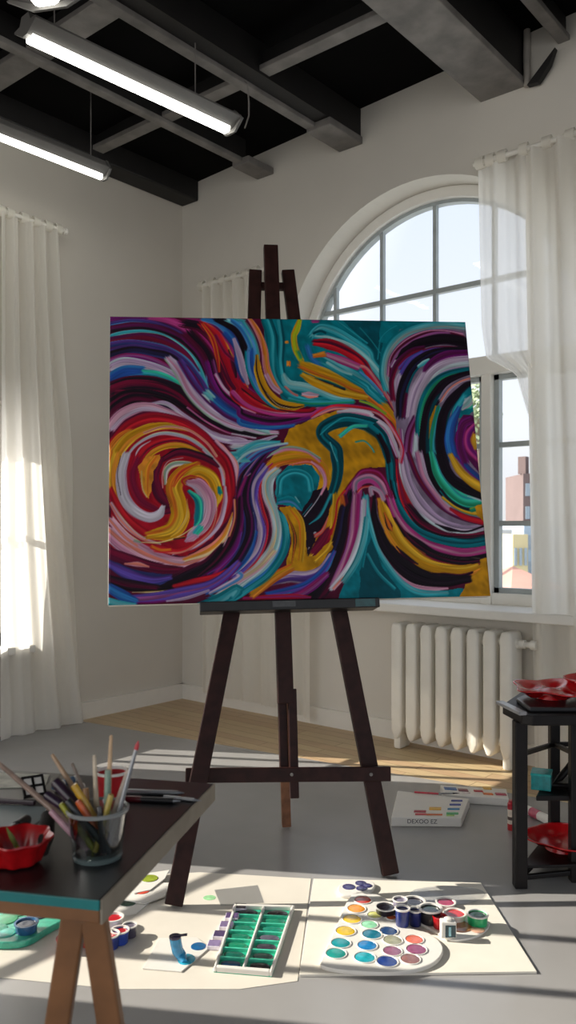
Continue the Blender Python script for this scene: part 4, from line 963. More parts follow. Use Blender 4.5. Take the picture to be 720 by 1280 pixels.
# clear lid and small violet palette
t = thing('palette_lid', at(556, 1120, ZB_), 'round clear plastic lid lying at the back of the drawing board', 'lid')
lp = spline_px([(512, 1120), (520, 1111), (556, 1107), (594, 1110), (606, 1117), (590, 1127), (556, 1130), (522, 1127)])
sheet_px('lid', lp, .004, 'clear_plastic', ZB_, t, bevel=.001)
t = thing('paint_palette', at(446, 1109, ZB_), 'small oval white palette with violet paint behind the big palette', 'palette')
op = spline_px([(422, 1110), (428, 1103), (446, 1099), (464, 1101), (469, 1107), (460, 1115), (440, 1119), (425, 1117)])
sheet_px('tray', op, .012, 'plastic_white', ZB_, t, bevel=.004)
for x, y, r in ((436, 1108.5, 8), (451, 1104, 7), (459, 1107, 6), (452, 1110.5, 7)): well(t, x, y, r, '28225e', ZB_+.0122, squash=1.0)

# ------------------------------------------------------------------ green double-row pan tray
def bil(c, u, v):                      # u across (left-right), v from back to front
    a = [p for p in c]; return (a[0]*(1-u)+a[1]*u)*(1-v)+(a[3]*(1-u)+a[2]*u)*v
def pan_tray(corners, z, cols, label, frame='plastic_white', rimw=.045, floor_col='2fae8c'):
    hT = .016; C = [at(x, y, z+hT)-Vector((0, 0, hT)) for x, y in corners]
    tt = thing('paint_tray', (C[0]+C[1]+C[2]+C[3])/4, label, 'paint tray')
    MB().prism(C, .003).build('base', paint(floor_col, .25), tt, bevel=.001)
    f = MB(); Z = Vector((0, 0, hT))
    def bar(u0, v0, u1, v1): f.prism([bil(C, u0, v0), bil(C, u1, v0), bil(C, u1, v1), bil(C, u0, v1)], hT)
    bar(0, 0, rimw, 1); bar(1-rimw, 0, 1, 1); bar(rimw, 0, 1-rimw, .03); bar(rimw, .965, 1-rimw, 1)
    n = len(cols)
    for k in range(1, n): bar(k/n-rimw*.45, .03, k/n+rimw*.45, .965)
    f.build('frame', frame, tt, bevel=.0025)
    for k, col in enumerate(cols):
        m = len(col)
        for j in range(1, m):
            v = .03+.935*j/m; MB().prism([bil(C, k/n+rimw*.6, v-.008), bil(C, (k+1)/n-rimw*.6, v-.008), bil(C, (k+1)/n-rimw*.6, v+.008), bil(C, k/n+rimw*.6, v+.008)], hT*.75).build('divider', paint('49c4a4', .25), tt, bevel=.001)
        for j, c in enumerate(col):
            v0 = .03+.935*j/m; v1 = .03+.935*(j+1)/m; um = (k+.5)/n; vm = (v0+v1)/2
            cc = bil(C, um, vm)+Vector((0, 0, .0032)); e1 = bil(C, (k+.86)/n, vm)-bil(C, um, vm); e2 = bil(C, um, v1-.02)-bil(C, um, vm)
            q = MB(); q.lathe(cc, [(1, 0), (.96, .004), (.6, .0052), (.0005, .0056)], 20, rx=e1.length*.95, ry=e2.length*.95, X=e1)
            q.build('paint_pan', paint(c, .2), tt, smooth=True)
    return tt
pan_tray([(293, 1129), (368, 1131), (340, 1214), (267, 1208)], ZL_, [['14343a', '0f6a54', '10705a', '11785e', '12805f', '0e5a4c', '1c4a70'], ['2a2228', '12765c', '13806a', '5a5868', '3a3440', '20302e', '221c20']], 'long white tray with two rows of green watercolour pans')
# purple loose pans along its left side
for i, (x, y, c) in enumerate([(300, 1137, '2a1e2c'), (290, 1149, '5a4672'), (283, 1160, '7a6a90'), (275, 1172, '4a3a62'), (268, 1184, '8878a0')]):
    p = at(x, y, ZL_); s_ = (p-CAM).dot(FWD)/F; ang = (at(293, 1129, 0)-at(267, 1208, 0)).normalized(); sx = Vector((ang.y, -ang.x, 0))
    nm = ['black loose pan at the back corner of the green tray', 'dark violet pan second from the back beside the green tray', 'pale violet pan in the middle of the row beside the green tray', 'deep violet pan second from the front beside the green tray', 'lilac pan nearest the front beside the green tray'][i]
    t = thing('watercolour_pan', p, nm, 'paint pan', 'violet watercolour pans')
    MB().box(p+Vector((0, 0, .006)), (17*s_, .036, .012), sx, ang).build('pan', paint('d8d0dc', .4), t, bevel=.002)
    MB().box(p+Vector((0, 0, .0125)), (15*s_, .032, .003), sx, ang).build('paint', paint(c, .3), t, bevel=.001)

# white card with the blue tube
o = sheet_px('paint_card', [(178, 1210), (227, 1214), (262, 1184), (246, 1171), (199, 1172)], .004, 'plastic_white', ZL_); tag(o, 'white plastic card carrying a blue tube and blue paint', 'card')
ZC = ZL_+.004
o = well(None, 248, 1183, 9.5, '1e5c8e', ZC, 'paint_blob'); tag(o, 'round blue paint dab at the right corner of the white card', 'paint dab', 'paint dabs')
p = at(226, 1199, ZC); s_ = (p-CAM).dot(FWD)/F
t = thing('paint_tube', p, 'bright blue paint tube standing on the white card, squeezed out', 'paint tube')
dsp = RIGHT
pts = [p+dsp*(6*s_)-FWD*.02+UPV*.004, p+dsp*(1*s_)+UPV*(4*s_), p-dsp*(4*s_)+UPV*(11*s_), p-dsp*(6*s_)+UPV*(20*s_), p-dsp*(7*s_)+UPV*(27*s_)]
MB().tube(pts, [3*s_, 6.5*s_, 7.2*s_, 7.2*s_, 7.4*s_], 18).build('tube_body', paint('2a84b0', .25), t, smooth=True)
MB().tube([pts[-1], pts[-1]+UPV*(2.2*s_)], 7.6*s_, 18).beam(pts[-1]+UPV*2*s_-dsp*2*s_, pts[-1]+UPV*(4*s_)+dsp*(15*s_), 3*s_, 2*s_, FWD).build('cap', paint('2e2640', .3), t, smooth=True)
q = MB(); q.lathe(p+dsp*(7*s_), [(1, 0), (.9, .002), (.0005, .003)], 20, rx=11*s_, ry=.03, X=RIGHT); q.build('paint_puddle', paint('2aa0bc', .2), t, smooth=True)

# green smear and clear film
o = well(None, 262, 1122, 8, '9ad09a', ZL_, 'paint_smear', squash=.9, depth=.0006); tag(o, 'pale green paint smear on the paper behind the tray', 'paint dab', 'paint dabs')
o = sheet_px('plastic_film', [(268, 1112), (322, 1106), (330, 1128), (276, 1132)], .0006, 'clear_plastic', ZL_+.0008, bevel=0); tag(o, 'clear plastic film lying beside the green paint smear', 'film')

# paint strips left of the easel leg
for k, (px, d, lab) in enumerate([
        ([(150, 1110), (178, 1092), (212, 1087), (206, 1098), (188, 1112), (168, 1116)], (187, 1098, 10.5, '8a9a2a'), 'white paint card with an olive green dab, farthest of three'),
        ([(150, 1124), (172, 1108), (196, 1103), (212, 1103), (206, 1120), (180, 1129)], (177, 1113, 10.5, 'd8503c'), 'white paint card with a coral red dab, middle of three'),
        ([(138, 1140), (152, 1124), (177, 1119), (186, 1128), (170, 1141), (148, 1146)], (160, 1128, 10.5, '2e4a3c'), 'white paint card with a dark green dab, nearest of three')]):
    t = thing('paint_card', at(d[0], d[1], ZL_+.004*(2-k)), lab, 'card', 'white paint cards left of the easel')
    zz = ZL_+.0045*(2-k)
    sheet_px('card', px, .004, 'plastic_white', zz, t); well(t, *d, zz+.0042)
# red and blue pots under the table
G2 = 'paint pots behind the table leg'
pot(83, 1187, 12, 15, 'a83038', 'c0262c', 'red paint pot on the paper, left of the wooden table leg', ZL_, group=G2, rim=paint('b04848', .3))
pot(110, 1180, 12, 15, 'a81c24', 'b01820', 'red paint pot half hidden behind the wooden table leg', ZL_, group=G2)
pot(137, 1184, 12, 17, '24367e', 'b01420', 'blue pot of red paint right of the table leg', ZL_, group=G2)
pot(150, 1178, 11, 16, '22409a', 'a81824', 'blue pot of red paint, second right of the table leg', ZL_, group=G2)
pot(141, 1160, 13, 14, 'e0d8d8', 'b81222', 'white pot of red paint behind the blue pots', ZL_, group=G2)
pot(162, 1170, 9, 14, '4c4658', '6a6474', 'grey violet paint pot at the right end of the red row', ZL_, group=G2)

# green tray at the left edge
hT = .02; gp = [(-45, 1136), (18, 1128), (52, 1131), (85, 1142), (60, 1160), (24, 1177), (-40, 1172)]
t = thing('paint_tray', at(15, 1150, ZL_), 'green moulded paint tray on the floor at the left edge', 'paint tray')
MB().prism([at(x, y, ZL_+hT)-Vector((0, 0, hT)) for x, y in spline_px(gp, 6)], hT).build('tray', paint('3aa88c', .3), t, bevel=.004)
for x, y, r, c in ((21, 1139, 16, '1c8a5e'), (7, 1149, 15, '1f9464'), (-6, 1161, 15, '1a8a70'), (48, 1143, 14, '1a3040'), (8, 1166, 12, '22a090')): well(t, x, y, r, c, ZL_+hT+.0003)
pot(33, 1164, 14, 11, '24527c', '1a2a44', 'dark blue round cup standing on the green tray', ZL_+hT, name='paint_cup', group='paint cups on the green tray', rim=paint('2a5a84', .3))
# ------------------------------------------------------------------ watercolour boxes behind the easel
def wc_box(front_l, front_r, back_r, back_l, hgt, pans, label, dent=False, text=None):
    A, B = at(*front_l, G), at(*front_r, G); Cc, Dd = at(*back_r, G+hgt), at(*back_l, G+hgt)
    Cc.z = Dd.z = G
    tt = thing('watercolour_box', (A+B+Cc+Dd)/4, label, 'paint box', 'white watercolour boxes')
    MB().prism([A, B, Cc, Dd], hgt).build('box', 'plastic_white', tt, bevel=.004)
    for x, y, w, d, c in pans:
        p = at(x, y, G+hgt); s_ = (p-CAM).dot(FWD)/F; X = (B-A).normalized(); Yv = (Dd-A).normalized()
        MB().box(p+UPV*.001, (w*s_, d, .005), X, Yv).build('paint_pan', paint(c, .3), tt, bevel=.001)
    if text:
        X = (B-A).normalized(); Zv = Vector((0, 0, 1)); n = X.cross(Zv)
        cu = bpy.data.curves.new('lettering', 'FONT'); cu.body = text; cu.size = .024; cu.align_x = 'CENTER'; cu.align_y = 'CENTER'; cu.extrude = .0003
        tmp = bpy.data.objects.new('lettering', cu); me = bpy.data.meshes.new_from_object(tmp); bpy.data.objects.remove(tmp); bpy.data.curves.remove(cu)
        me.materials.clear(); me.materials.append(MATS['ink'])
        ob = bpy.data.objects.new('lettering', me); COL.objects.link(ob)
        p = A+X*((B-A).length*.44)+UPV*(hgt*.55)+n*.0008
        M4 = Matrix((X, Zv, n)).transposed().to_4x4(); M4.translation = p-Vector(tt.location); ob.matrix_basis = M4; ob.parent = tt
    return tt
wc_box((489, 1033), (577, 1034), (587, 998), (497, 988), .038,
       [(525, 1014.5, 15, .02, 'a81838'), (526, 1018, 14, .012, 'c01c2c'), (544, 1011, 15, .03, 'e0a81a'), (543, 1018.5, 20, .012, 'c05a1a'), (565.5, 1017, 15, .018, '4cb074'), (563, 1019.5, 10, .01, '9cc46a'),
        (567, 1011.5, 15, .014, '1e78a8'), (569, 1006, 14, .014, '28409a'), (571, 1001, 14, .014, '24348a')],
       'white watercolour box with lettering on its front, nearest behind the easel', text='DEXOO EZ')
wc_box((556, 1003), (636, 1008), (633, 986), (550, 981), .034,
       [(563, 986, 15, .03, '2060a4'), (579, 988, 12, .03, '6a1a30'), (583, 991, 9, .014, 'e0d0d0'), (598, 989, 11, .02, 'b82430'), (609, 985.5, 10, .03, 'd8a41c'), (610, 992.5, 12, .022, 'd86a1c'), (626, 993, 13, .026, 'a81440')],
       'white watercolour box with a row of bright pans, farther behind the first')
# brush lying on the first box
pa, pb = at(518, 990, .046), at(548, 992, .046); pc_ = at(566, 991.5, .046)
t = thing('paint_brush', (pa+pb)/2, 'pink-handled paint brush lying across the back of the front watercolour box', 'paint brush', 'paint brushes')
MB().tube([pa, pb], .004).build('handle', paint('c03a4a', .3), t, smooth=True); MB().tube([pb, pc_], [.0045, .003]).build('ferrule', 'ferrule', t, smooth=True)
MB().tube([pc_, pc_+(pc_-pb).normalized()*.03], [.0035, .0006]).build('bristles', 'bristle', t, smooth=True)

# standing red-capped tube
p = at(639, 1037, G); s_ = (p-CAM).dot(FWD)/F
t = thing('paint_tube', p, 'small upright red-capped paint tube beside the black stand', 'paint tube')
MB().lathe(p, [(4.6*s_, 0), (4.8*s_, 8*s_)], 18).build('base_cap', paint('b01c24', .3), t, smooth=True)
MB().lathe(p, [(4.4*s_, 8*s_), (4.4*s_, 26*s_)], 18).build('label', paint('d8c8b8', .4), t, smooth=True)
MB().lathe(p, [(4.5*s_, 13*s_), (4.5*s_, 17*s_)], 18, caps=False).build('label_band', paint('4a3a34', .4), t, smooth=True)
MB().lathe(p, [(4.6*s_, 26*s_), (4.6*s_, 33*s_), (3.4*s_, 34*s_), (3.2*s_, 37*s_)], 18).build('cap', paint('a8182a', .3), t, smooth=True)
# paper roll with black end
a, b = at(655, 1010, G+.02), at(698, 1031, G+.02); d = (b-a).normalized()
t = thing('paint_tube', (a+b)/2, 'white and pink paint tube with black cap lying on the floor behind the stand', 'paint tube')
MB().tube([a, a+d*.02, b-d*.02, b], [.012, .018, .019, .015], 16).build('tube_body', 'plastic_white', t, smooth=True)
MB().tube([b, b+d*.022], [.016, .014], 16).build('cap', 'plastic_dark', t, smooth=True)
MB().tube([a+d*.05, a+d*.10], .0192, 16).build('label_band', paint('c0506a', .4), t, smooth=True)

# ------------------------------------------------------------------ black stand at the right
def cpt(X, Y, z): return Vector((CAM.x, CAM.y, 0))+RIGHT*X+FWD*Y+UPV*z
ZT = .588
t = thing('side_stand', cpt(.98, 2.9, 0), 'black tiered wooden stand with red palettes at the right edge', 'stand')
legs = [(.773, 2.755), (.972, 2.80), (.985, 3.06), (1.185, 3.06), (1.215, 2.80)]
top = [(.745, 2.87), (.768, 2.715), (.80, 2.695), (1.22, 2.71), (1.36, 2.9), (1.2, 3.13), (.90, 3.14)]
MB().prism([cpt(x, y, ZT-.034) for x, y in top], .034).build('top', 'stand_black', t, bevel=.004)
MB().beam(cpt(.738, 2.885, ZT+.004), cpt(.770, 2.705, ZT+.004), .012, .028, UPV).build('rim', paint('8a8a8c', .3), t, bevel=.003)
for i, (x, y) in enumerate(legs):
    w = .042 if i == 0 else .036
    MB().beam(cpt(x, y, 0.004), cpt(x, y, ZT-.03), w, w, RIGHT).build('leg', 'stand_black', t, bevel=.004)
def rail(i, j, z, z2=None, w=.016): a, b = legs[i], legs[j]; MB().beam(cpt(*a, z), cpt(*b, z2 or z), w, .016, UPV).build('rail', 'stand_black', t, bevel=.003)
rail(0, 2, .445, .40); rail(2, 1, .40, .435); rail(2, 3, .40); rail(1, 4, .435); rail(0, 1, .035); rail(1, 4, .035); rail(0, 2, .035)
sh = [(.84, 2.80), (1.2, 2.80), (1.2, 3.05), (.96, 3.05)]
MB().prism([cpt(x, y, .275) for x, y in sh], .018).build('shelf', 'stand_black', t, bevel=.003)
MB().prism([cpt(x, y, .066) for x, y in [(.775, 2.75), (1.22, 2.78), (1.2, 3.07), (.97, 3.07)]], .01).build('shelf', 'stand_black', t, bevel=.002)

# red moulded palettes: scalloped dishes with wells
def red_dish(c, R, label, lobes=6, ph=0, tilt=(0, 0), hgt=.03, flat=1.0, petals=True):
    c = Vector(c); tt = thing('paint_dish', c, label, 'palette', 'glossy red paint dishes')
    def fn(u, v):
        a = 2*PI*u; q = v; w = 1+.10*math.cos(lobes*a+ph)*q
        r = R*q*w; z = hgt*(.35+.65*q**3*(1+.25*math.sin(2*a+ph))-(.5 if petals else .2)*math.exp(-((q-.60)/.17)**2)*(0.5+.5*math.cos(lobes*a+ph))+.4*math.exp(-(q/.22)**2)*(1 if petals else 0)+.16*math.sin(3*a+ph)*q)
        x = r*math.cos(a); y = r*math.sin(a)*flat
        return c+RIGHT*x+FWD*y+UPV*(max(z, .0)+.004+max(0, tilt[0]*x+tilt[1]*y+R*(abs(tilt[0])+abs(tilt[1]))))
    m = MB(); m.grid(fn, 72, 22); ob = m.build('dish', 'plastic_red', tt, smooth=True, weld=True)
    md = ob.modifiers.new('wall', 'SOLIDIFY'); md.thickness = .004; md.offset = 1
    MB().lathe(c, [(R*.45, 0), (R*.40, .006+hgt*.18+R*(abs(tilt[0])+abs(tilt[1])))], 24).build('foot', 'plastic_red', tt, smooth=True)
    return tt
zt = ZT+.018
MB_b = MB().prism([cpt(x, y, ZT) for x, y in [(.80, 2.74), (1.2, 2.745), (1.27, 2.9), (1.16, 3.06), (.92, 3.06), (.80, 2.9)]], .0165)
o = MB_b.build('paint_tin', 'plastic_dark', bevel=.006); tag(o, 'low black tray under the red dishes on the stand top', 'tray')
red_dish(cpt(.92, 2.90, zt), .125, 'glossy red scalloped paint dish at the left of the stand top', 5, .7, (.02, .05), .028)
red_dish(cpt(1.12, 2.93, zt+.002), .125, 'glossy red scalloped paint dish at the right of the stand top', 6, 2.2, (-.02, .06), .038)
red_dish(cpt(.96, 2.90, .0762), .125, 'glossy red paint dish on the lowest stand shelf', 4, .3, (.0, .03), .038, petals=False)
# teal box on the shelf
p = at(668, 990, .293); X = (RIGHT*.9-FWD*.35).normalized(); Yv = Vector((-X.y, X.x, 0)); s_ = 2.85/F
t = thing('paint_box', p, 'small teal box on the middle shelf of the black stand', 'box')
p = p+X*.02+Yv*.05
MB().box(p+UPV*(10.5*s_), (24*s_, .075, 19*s_), X, Yv).build('box', paint('128c8e', .4), t, bevel=.003)
MB().box(p+UPV*(20.5*s_), (25*s_, .078, 3*s_), X, Yv).build('lid', paint('17a09e', .35), t, bevel=.002)
# black cable on the shelf
q = [cpt(1.10, 2.95, .40), cpt(1.02, 2.92, .395), cpt(.985, 2.90, .36), cpt(.95, 2.89, .325), cpt(.92, 2.88, .304), cpt(.99, 2.87, .303), cpt(1.08, 2.88, .304)]
o = MB().tube(q, [.010, .011, .012, .012, .011, .010, .010], 12).build('coiled_cable', 'stand_black', smooth=True); tag(o, 'thick black cable looped on the middle shelf of the stand', 'cable')

# ------------------------------------------------------------------ work table at the lower left
ZW = .75
K = at(125, 1125, ZW)                      # near right corner of the top
ed = (at(267, 979, ZW)-K).normalized(); EL = (at(267, 979, ZW)-K).length
lf = Vector((-ed.y, ed.x, 0))
if lf.dot(RIGHT) > 0: lf = -lf
Lw = 1.25
t = thing('work_table', K+lf*Lw/2+ed*EL/2-UPV*ZW, 'black-topped trestle work table with pale wooden legs at lower left', 'table')
c = K+lf*Lw/2+ed*EL/2
MB().box(c-UPV*.006, (Lw, EL, .012), lf, ed).build('tabletop', 'table_black', t, bevel=.002)
MB().box(K+lf*Lw/2-ed*.0015-UPV*.006, (Lw, .003, .0125), lf, ed).build('front_edge', 'table_teal', t, bevel=.0008)
ap = MB(); ap.box(c-UPV*.021, (Lw-.002, EL-.002, .018), lf, ed); ap.build('apron', 'table_wood', t, bevel=.002)
MB().box(K-lf*.0015+ed*EL/2-UPV*.015, (.003, EL, .030), lf, ed).build('side_edge', 'table_edge', t, bevel=.0008)
def trestle(p):
    for s in (-1, 1):
        tp = p+RIGHT*.012*s; MB().beam(Vector((tp.x, tp.y, ZW-.030)), Vector((tp.x+RIGHT.x*.11*s, tp.y+RIGHT.y*.11*s, .004)), .030, .022, RIGHT).build('leg', 'table_wood', t, bevel=.003)
trestle(K+lf*.03+ed*.02); trestle(K+lf*(Lw-.06)+ed*.05); trestle(K+lf*(Lw-.06)+ed*(EL-.05))

T = lambda x, y, dz=0: at(x, y, ZW+dz)
# glass jar
J = T(122, 1071); 
t = thing('glass_jar', J, 'clear glass jar full of brushes and pencils on the black table', 'jar')
MB().lathe(J, [(.0005, .004), (.028, .004), (.033, .008), (.0405, .062), (.042, .066), (.0405, .068), (.0385, .064), (.031, .012), (.026, .010), (.0005, .010)][::-1], 32, caps=False).build('glass', 'jar_glass', t, smooth=True)
MB().lathe(J, [(.0425, .064), (.0432, .067), (.0405, .069), (.0392, .066), (.0425, .064)], 32, caps=False).build('rim', mat('rim_grey', '8c8f8e', .15, var=.1, spec=.8), t, smooth=True)
MB().lathe(J, [(.033, .0006), (.034, .004), (.030, .007)], 32).build('foot', mat('glass_foot', '5c6a6a', .1, var=.1, spec=.8), t, smooth=True)

def tool(base, tip, r, hcol, label, kind='paint_brush', cat='paint brush', tipcol=None, r2=None, ferr=False, tl=.03):
    base = Vector(base); tip = Vector(tip); d = tip-base; L = d.length; d.normalize()
    tt = thing(kind, base, label, cat, 'brushes and pencils in the jar'); m = MATS[hcol] if hcol in MATS else paint(hcol, .35)
    e = L-(tl if ferr or tipcol else 0)
    MB().tube([base, base+d*(e*.4), base+d*(e*.98), base+d*e], [r, r*1.15, (r2 or r*.8), (r2 or r*.8)*.85], 12).build('handle', m, tt, smooth=True)
    if ferr: MB().tube([base+d*e, base+d*(e+.014)], [r*.95, r*1.05], 12).build('ferrule', 'ferrule', tt, smooth=True)
    if ferr or tipcol:
        s0 = e+(.014 if ferr else 0); MB().tube([base+d*s0, base+d*(s0+(L-s0)*.5), base+d*L], [r, r*.95, .0006], 12).build('bristles' if cat == 'paint brush' else 'tip', paint(tipcol or '15110f', .6), tt, smooth=True)
    return tt
def rim_dir(px, py, Y): return deep(px, py, Y)
jb = lambda dx, dy, dz=.012: J+RIGHT*dx+FWD*dy+UPV*dz
YJ = (J-CAM).dot(FWD)
tool(jb(.010, .005), deep(139, 919, YJ+.01), .0036, 'handle_pale', 'tallest pale wooden brush handle standing in the jar', r2=.0022)
tool(jb(.010, .010), deep(135, 962, YJ+.005), .0046, '7c9484', 'grey green brush handle just left of the red-tipped brush', r2=.0042)
tool(jb(.016, -.006), deep(173, 926, YJ-.01), .003, 'silver', 'slim silver brush with a red tip leaning right in the jar', tipcol='b03038', r2=.0026, tl=.012)
tool(jb(.004, .014), deep(160, 962, YJ+.02), .003, 'c8b4a4', 'pale pink brush handle leaning right behind the silver one', r2=.0026)
tool(jb(-.004, .018), deep(118, 944, YJ+.03), .0034, 'c4b49c', 'thin beige brush handle behind the jar centre', r2=.0026)
tool(jb(.012, .016), deep(65, 943, YJ+.05), .0042, 'a08468', 'tan brush handle leaning left out of the jar', r2=.0028)
tool(jb(.008, .02), deep(90, 954, YJ+.06), .003, '8c7c70', 'dull brown thin handle leaning left, behind the yellow pencils', r2=.0022)
tool(jb(.02, .004), deep(92, 981, YJ-.005), .0048, 'b88e1a', 'thick yellow pencil leaning left in the jar', 'pencil', 'pencil', r2=.0052)
tool(jb(.016, -.004), deep(97, 1001, YJ-.015), .0045, 'b8501c', 'orange pencil leaning left in the jar', 'pencil', 'pencil', r2=.0045)
tool(jb(-.002, -.008), deep(76, 1004, YJ-.01), .004, '8c8c20', 'olive green pencil near the left rim of the jar', 'pencil', 'pencil', r2=.004)
tool(jb(.0, -.012), deep(139, 993, YJ-.012), .004, 'a8923c', 'short yellow ochre pencil upright at the jar front', 'pencil', 'pencil', r2=.004)
tool(jb(.022, .012), deep(68, 976, YJ+.025), .0075, '2c1c2c', 'thick dark plum marker leaning left in the jar', 'marker_pen', 'marker', r2=.0075)
tool(jb(.018, .02), deep(80, 986, YJ+.035), .0062, '1c2836', 'dark navy marker leaning left in the jar', 'marker_pen', 'marker', r2=.0062)
tool(jb(.024, -.002), deep(108, 1003, YJ+.02), .005, '1a1416', 'black pencil in the middle of the jar', 'pencil', 'pencil', r2=.005)
tool(jb(.012, -.016), deep(124, 1008, YJ-.014), .004, '2e2a2c', 'short dark grey pencil at the jar centre', 'pencil', 'pencil', r2=.004)
tool(jb(.0, .0), deep(-4, 952, YJ+.12), .0042, '8a7468', 'long brown brush leaning far left out of the jar', r2=.0034)
tool(jb(-.012, -.006), deep(63, 1013, YJ-.005), .0042, 'b08894', 'short pink stick leaning over the left jar rim', 'eraser_stick', 'eraser', r2=.0042)

tool(jb(.024, .016), deep(57, 992, YJ+.03), .0066, '2a1a30', 'dark purple marker leaning left, lowest of the dark markers', 'marker_pen', 'marker', r2=.0066)
tool(jb(.020, -.012), deep(84, 1000, YJ-.012), .0054, '1c2426', 'black marker leaning left at the front of the jar', 'marker_pen', 'marker', r2=.0054)
tool(jb(-.014, .012), deep(107, 985, YJ+.02), .0042, '8a5c24', 'brown pencil upright behind the orange pencil', 'pencil', 'pencil', r2=.0042)
# red cup behind the jar
R0 = T(140, 1009)
t = thing('paper_cup', R0, 'red paper cup with white rim standing behind the jar', 'cup')
rr = 20*1.335/F; hh = 45*1.335/F
MB().lathe(R0, [(rr*.74, 0), (rr, hh), (rr*.94, hh), (rr*.70, .006), (.0005, .005)], 32).build('cup', paint('a8141c', .4), t, smooth=True)
MB().lathe(R0, [(rr*.99, hh*.95), (rr*1.04, hh*.97), (rr*1.04, hh*1.02), (rr*.94, hh*1.03), (rr*.90, hh*.80)], 32, caps=False).build('rim', 'plastic_white', t, smooth=True)

# faceted red bowl at the left edge
B0 = T(22, 1078)
t = thing('paint_bowl', B0, 'faceted red plastic bowl near the left edge of the table', 'bowl')
MB().lathe(B0, [(.024, 0), (.030, .003), (.039, .026), (.046, .034), (.045, .036), (.037, .027), (.028, .006), (.0005, .005)], 64, rad=lambda a: 1+.06*math.cos(8*a)).build('bowl', paint('a81016', .3), t, smooth=True)
tool(B0+RIGHT*.006+UPV*.008, deep(8, 1034, YJ-.03), .0034, '9a9a30', 'yellow green brush standing in the red bowl', tipcol='5a6a28')

# dark bristle brush lying against the jar
a, b = T(55, 1062, .014), T(60, 1020, .03)
t = thing('paint_brush', a, 'fat black bristle brush resting left of the jar', 'paint brush')
MB().tube([a-UPV*.004, a+(b-a)*.4, b], [.006, .012, .010], 14).build('bristles', 'bristle', t, smooth=True)
MB().tube([b, b+(b-a)*.5+RIGHT*.01], [.0075, .007], 14).build('ferrule', paint('6a2a34', .4), t, smooth=True)
# black marker lying
a, b = T(-8, 1052, .007), T(34, 1024, .007); d = (b-a).normalized()
t = thing('marker_pen', (a+b)/2, 'black marker pen lying behind the red bowl', 'marker')
MB().tube([a, b], .0065, 14).build('barrel', 'plastic_dark', t, smooth=True); MB().tube([b-d*.03, b-d*.002, b+d*.002], [.0078, .0078, .006], 14).build('cap', 'stand_black', t, smooth=True)
# plum ruler lying across the left
o = MB().beam(T(-25, 999, .005), T(44, 1003, .005), .008, .009, UPV).build('pastel_stick', paint('2c1824', .4), bevel=.002); tag(o, 'dark plum pastel stick lying flat on the table at left', 'pastel')
# paper at the back edge, then a coloured sheet imitating sky reflection on the tabletop
o = MB().prism([T(-20, 986, 0), T(-20, 966, 0), T(62, 969, 0), T(56, 984, 0)], .0015).build('paper_or_reflection', mat('paper_blot', 'c8c6ba', .8, var=.35, scale=30), bevel=.0004); tag(o, 'blotchy white paper at the back edge of the black table', 'paper')
o = MB().prism([T(-30, 1046, 0), T(-30, 1006, 0), T(62, 1009, 0), T(50, 1026, 0), T(30, 1040, 0)], .001).build('paper_or_reflection', mat('sky_reflection_grey', '6e7c80', .35, var=.12, scale=10), bevel=.0003); tag(o, 'blue grey sheet imitating sky reflection on the table behind the red bowl', 'paper')
# small watercolour set with black frame, tilted
P0_ = T(44, 996, .004); Xv = (RIGHT*.85+FWD*.5).normalized(); Yv = (FWD*.6-RIGHT*.35+UPV*.75).normalized(); Yv = (Yv-Xv*Yv.dot(Xv)).normalized(); Zv = Xv.cross(Yv)
t = thing('pan_set', P0_, 'small black-framed pan set with white squares propped on the table', 'paint set')
c = P0_+Yv*.017+UPV*.002
f = MB()
for k in (-1, 0, 1): f.box(c+Xv*(.0165*k), (.004, .036, .007), Xv, Yv, Zv); f.box(c+Yv*(.0165*k), (.036, .004, .007), Xv, Yv, Zv)
f.build('frame', 'stand_black', t, bevel=.0008)
for i in (-1, 1):
    for j in (-1, 1): MB().box(c+Xv*.0083*i+Yv*.0083*j, (.0125, .0125, .004), Xv, Yv, Zv).build('pan', 'plastic_white', t, bevel=.0008)
# blue striped tubes behind the jar
for a, b, c_, lab in ((T(66, 985, .007), T(96, 972, .007), '2a5478', 'blue and white paint tube lying behind the jar'), (T(78, 992, .007), T(104, 982, .007), '1e2a3a', 'dark blue paint tube lying behind the jar')):
    d = (b-a).normalized(); t = thing('paint_tube', (a+b)/2, lab, 'paint tube', 'paint tubes behind the jar')
    MB().tube([a, a+d*.01, b-d*.012], [.003, .0065, .0065], 12).build('tube_body', paint(c_, .3), t, smooth=True)
    MB().tube([b-d*.012, b], .005, 12).build('cap', 'plastic_white', t, smooth=True)
    MB().tube([a+d*.018, a+d*.026], .0067, 12).build('label_band', 'plastic_white', t, smooth=True)
# pens at the far right corner
for a, b, c_, r, lab in ((T(158, 989, .004), T(222, 991, .004), 'silver', .0042, 'silver pen lying farthest back near the table corner'),
                         (T(155, 998, .004), T(217, 1001, .004), 'plastic_dark', .005, 'black pen with a dark red grip lying before the silver pen'),
                         (T(205, 996, .003), T(243, 1000, .003), 'silver', .0032, 'short grey pen nearest the far right corner of the table')):
    t = thing('pen', (a+b)/2, lab, 'pen', 'pens on the black table'); d = (b-a).normalized()
    MB().tube([a, b], r, 12).build('barrel', c_, t, smooth=True); MB().tube([b, b+d*.012], [r*.8, .0006], 12).build('tip', 'silver', t, smooth=True)
    MB().tube([a+d*.004, a+d*.03], r*1.12, 12).build('cap' if c_ == 'silver' else 'grip', 'silver' if c_ == 'silver' else paint('5a1820', .4), t, smooth=True)

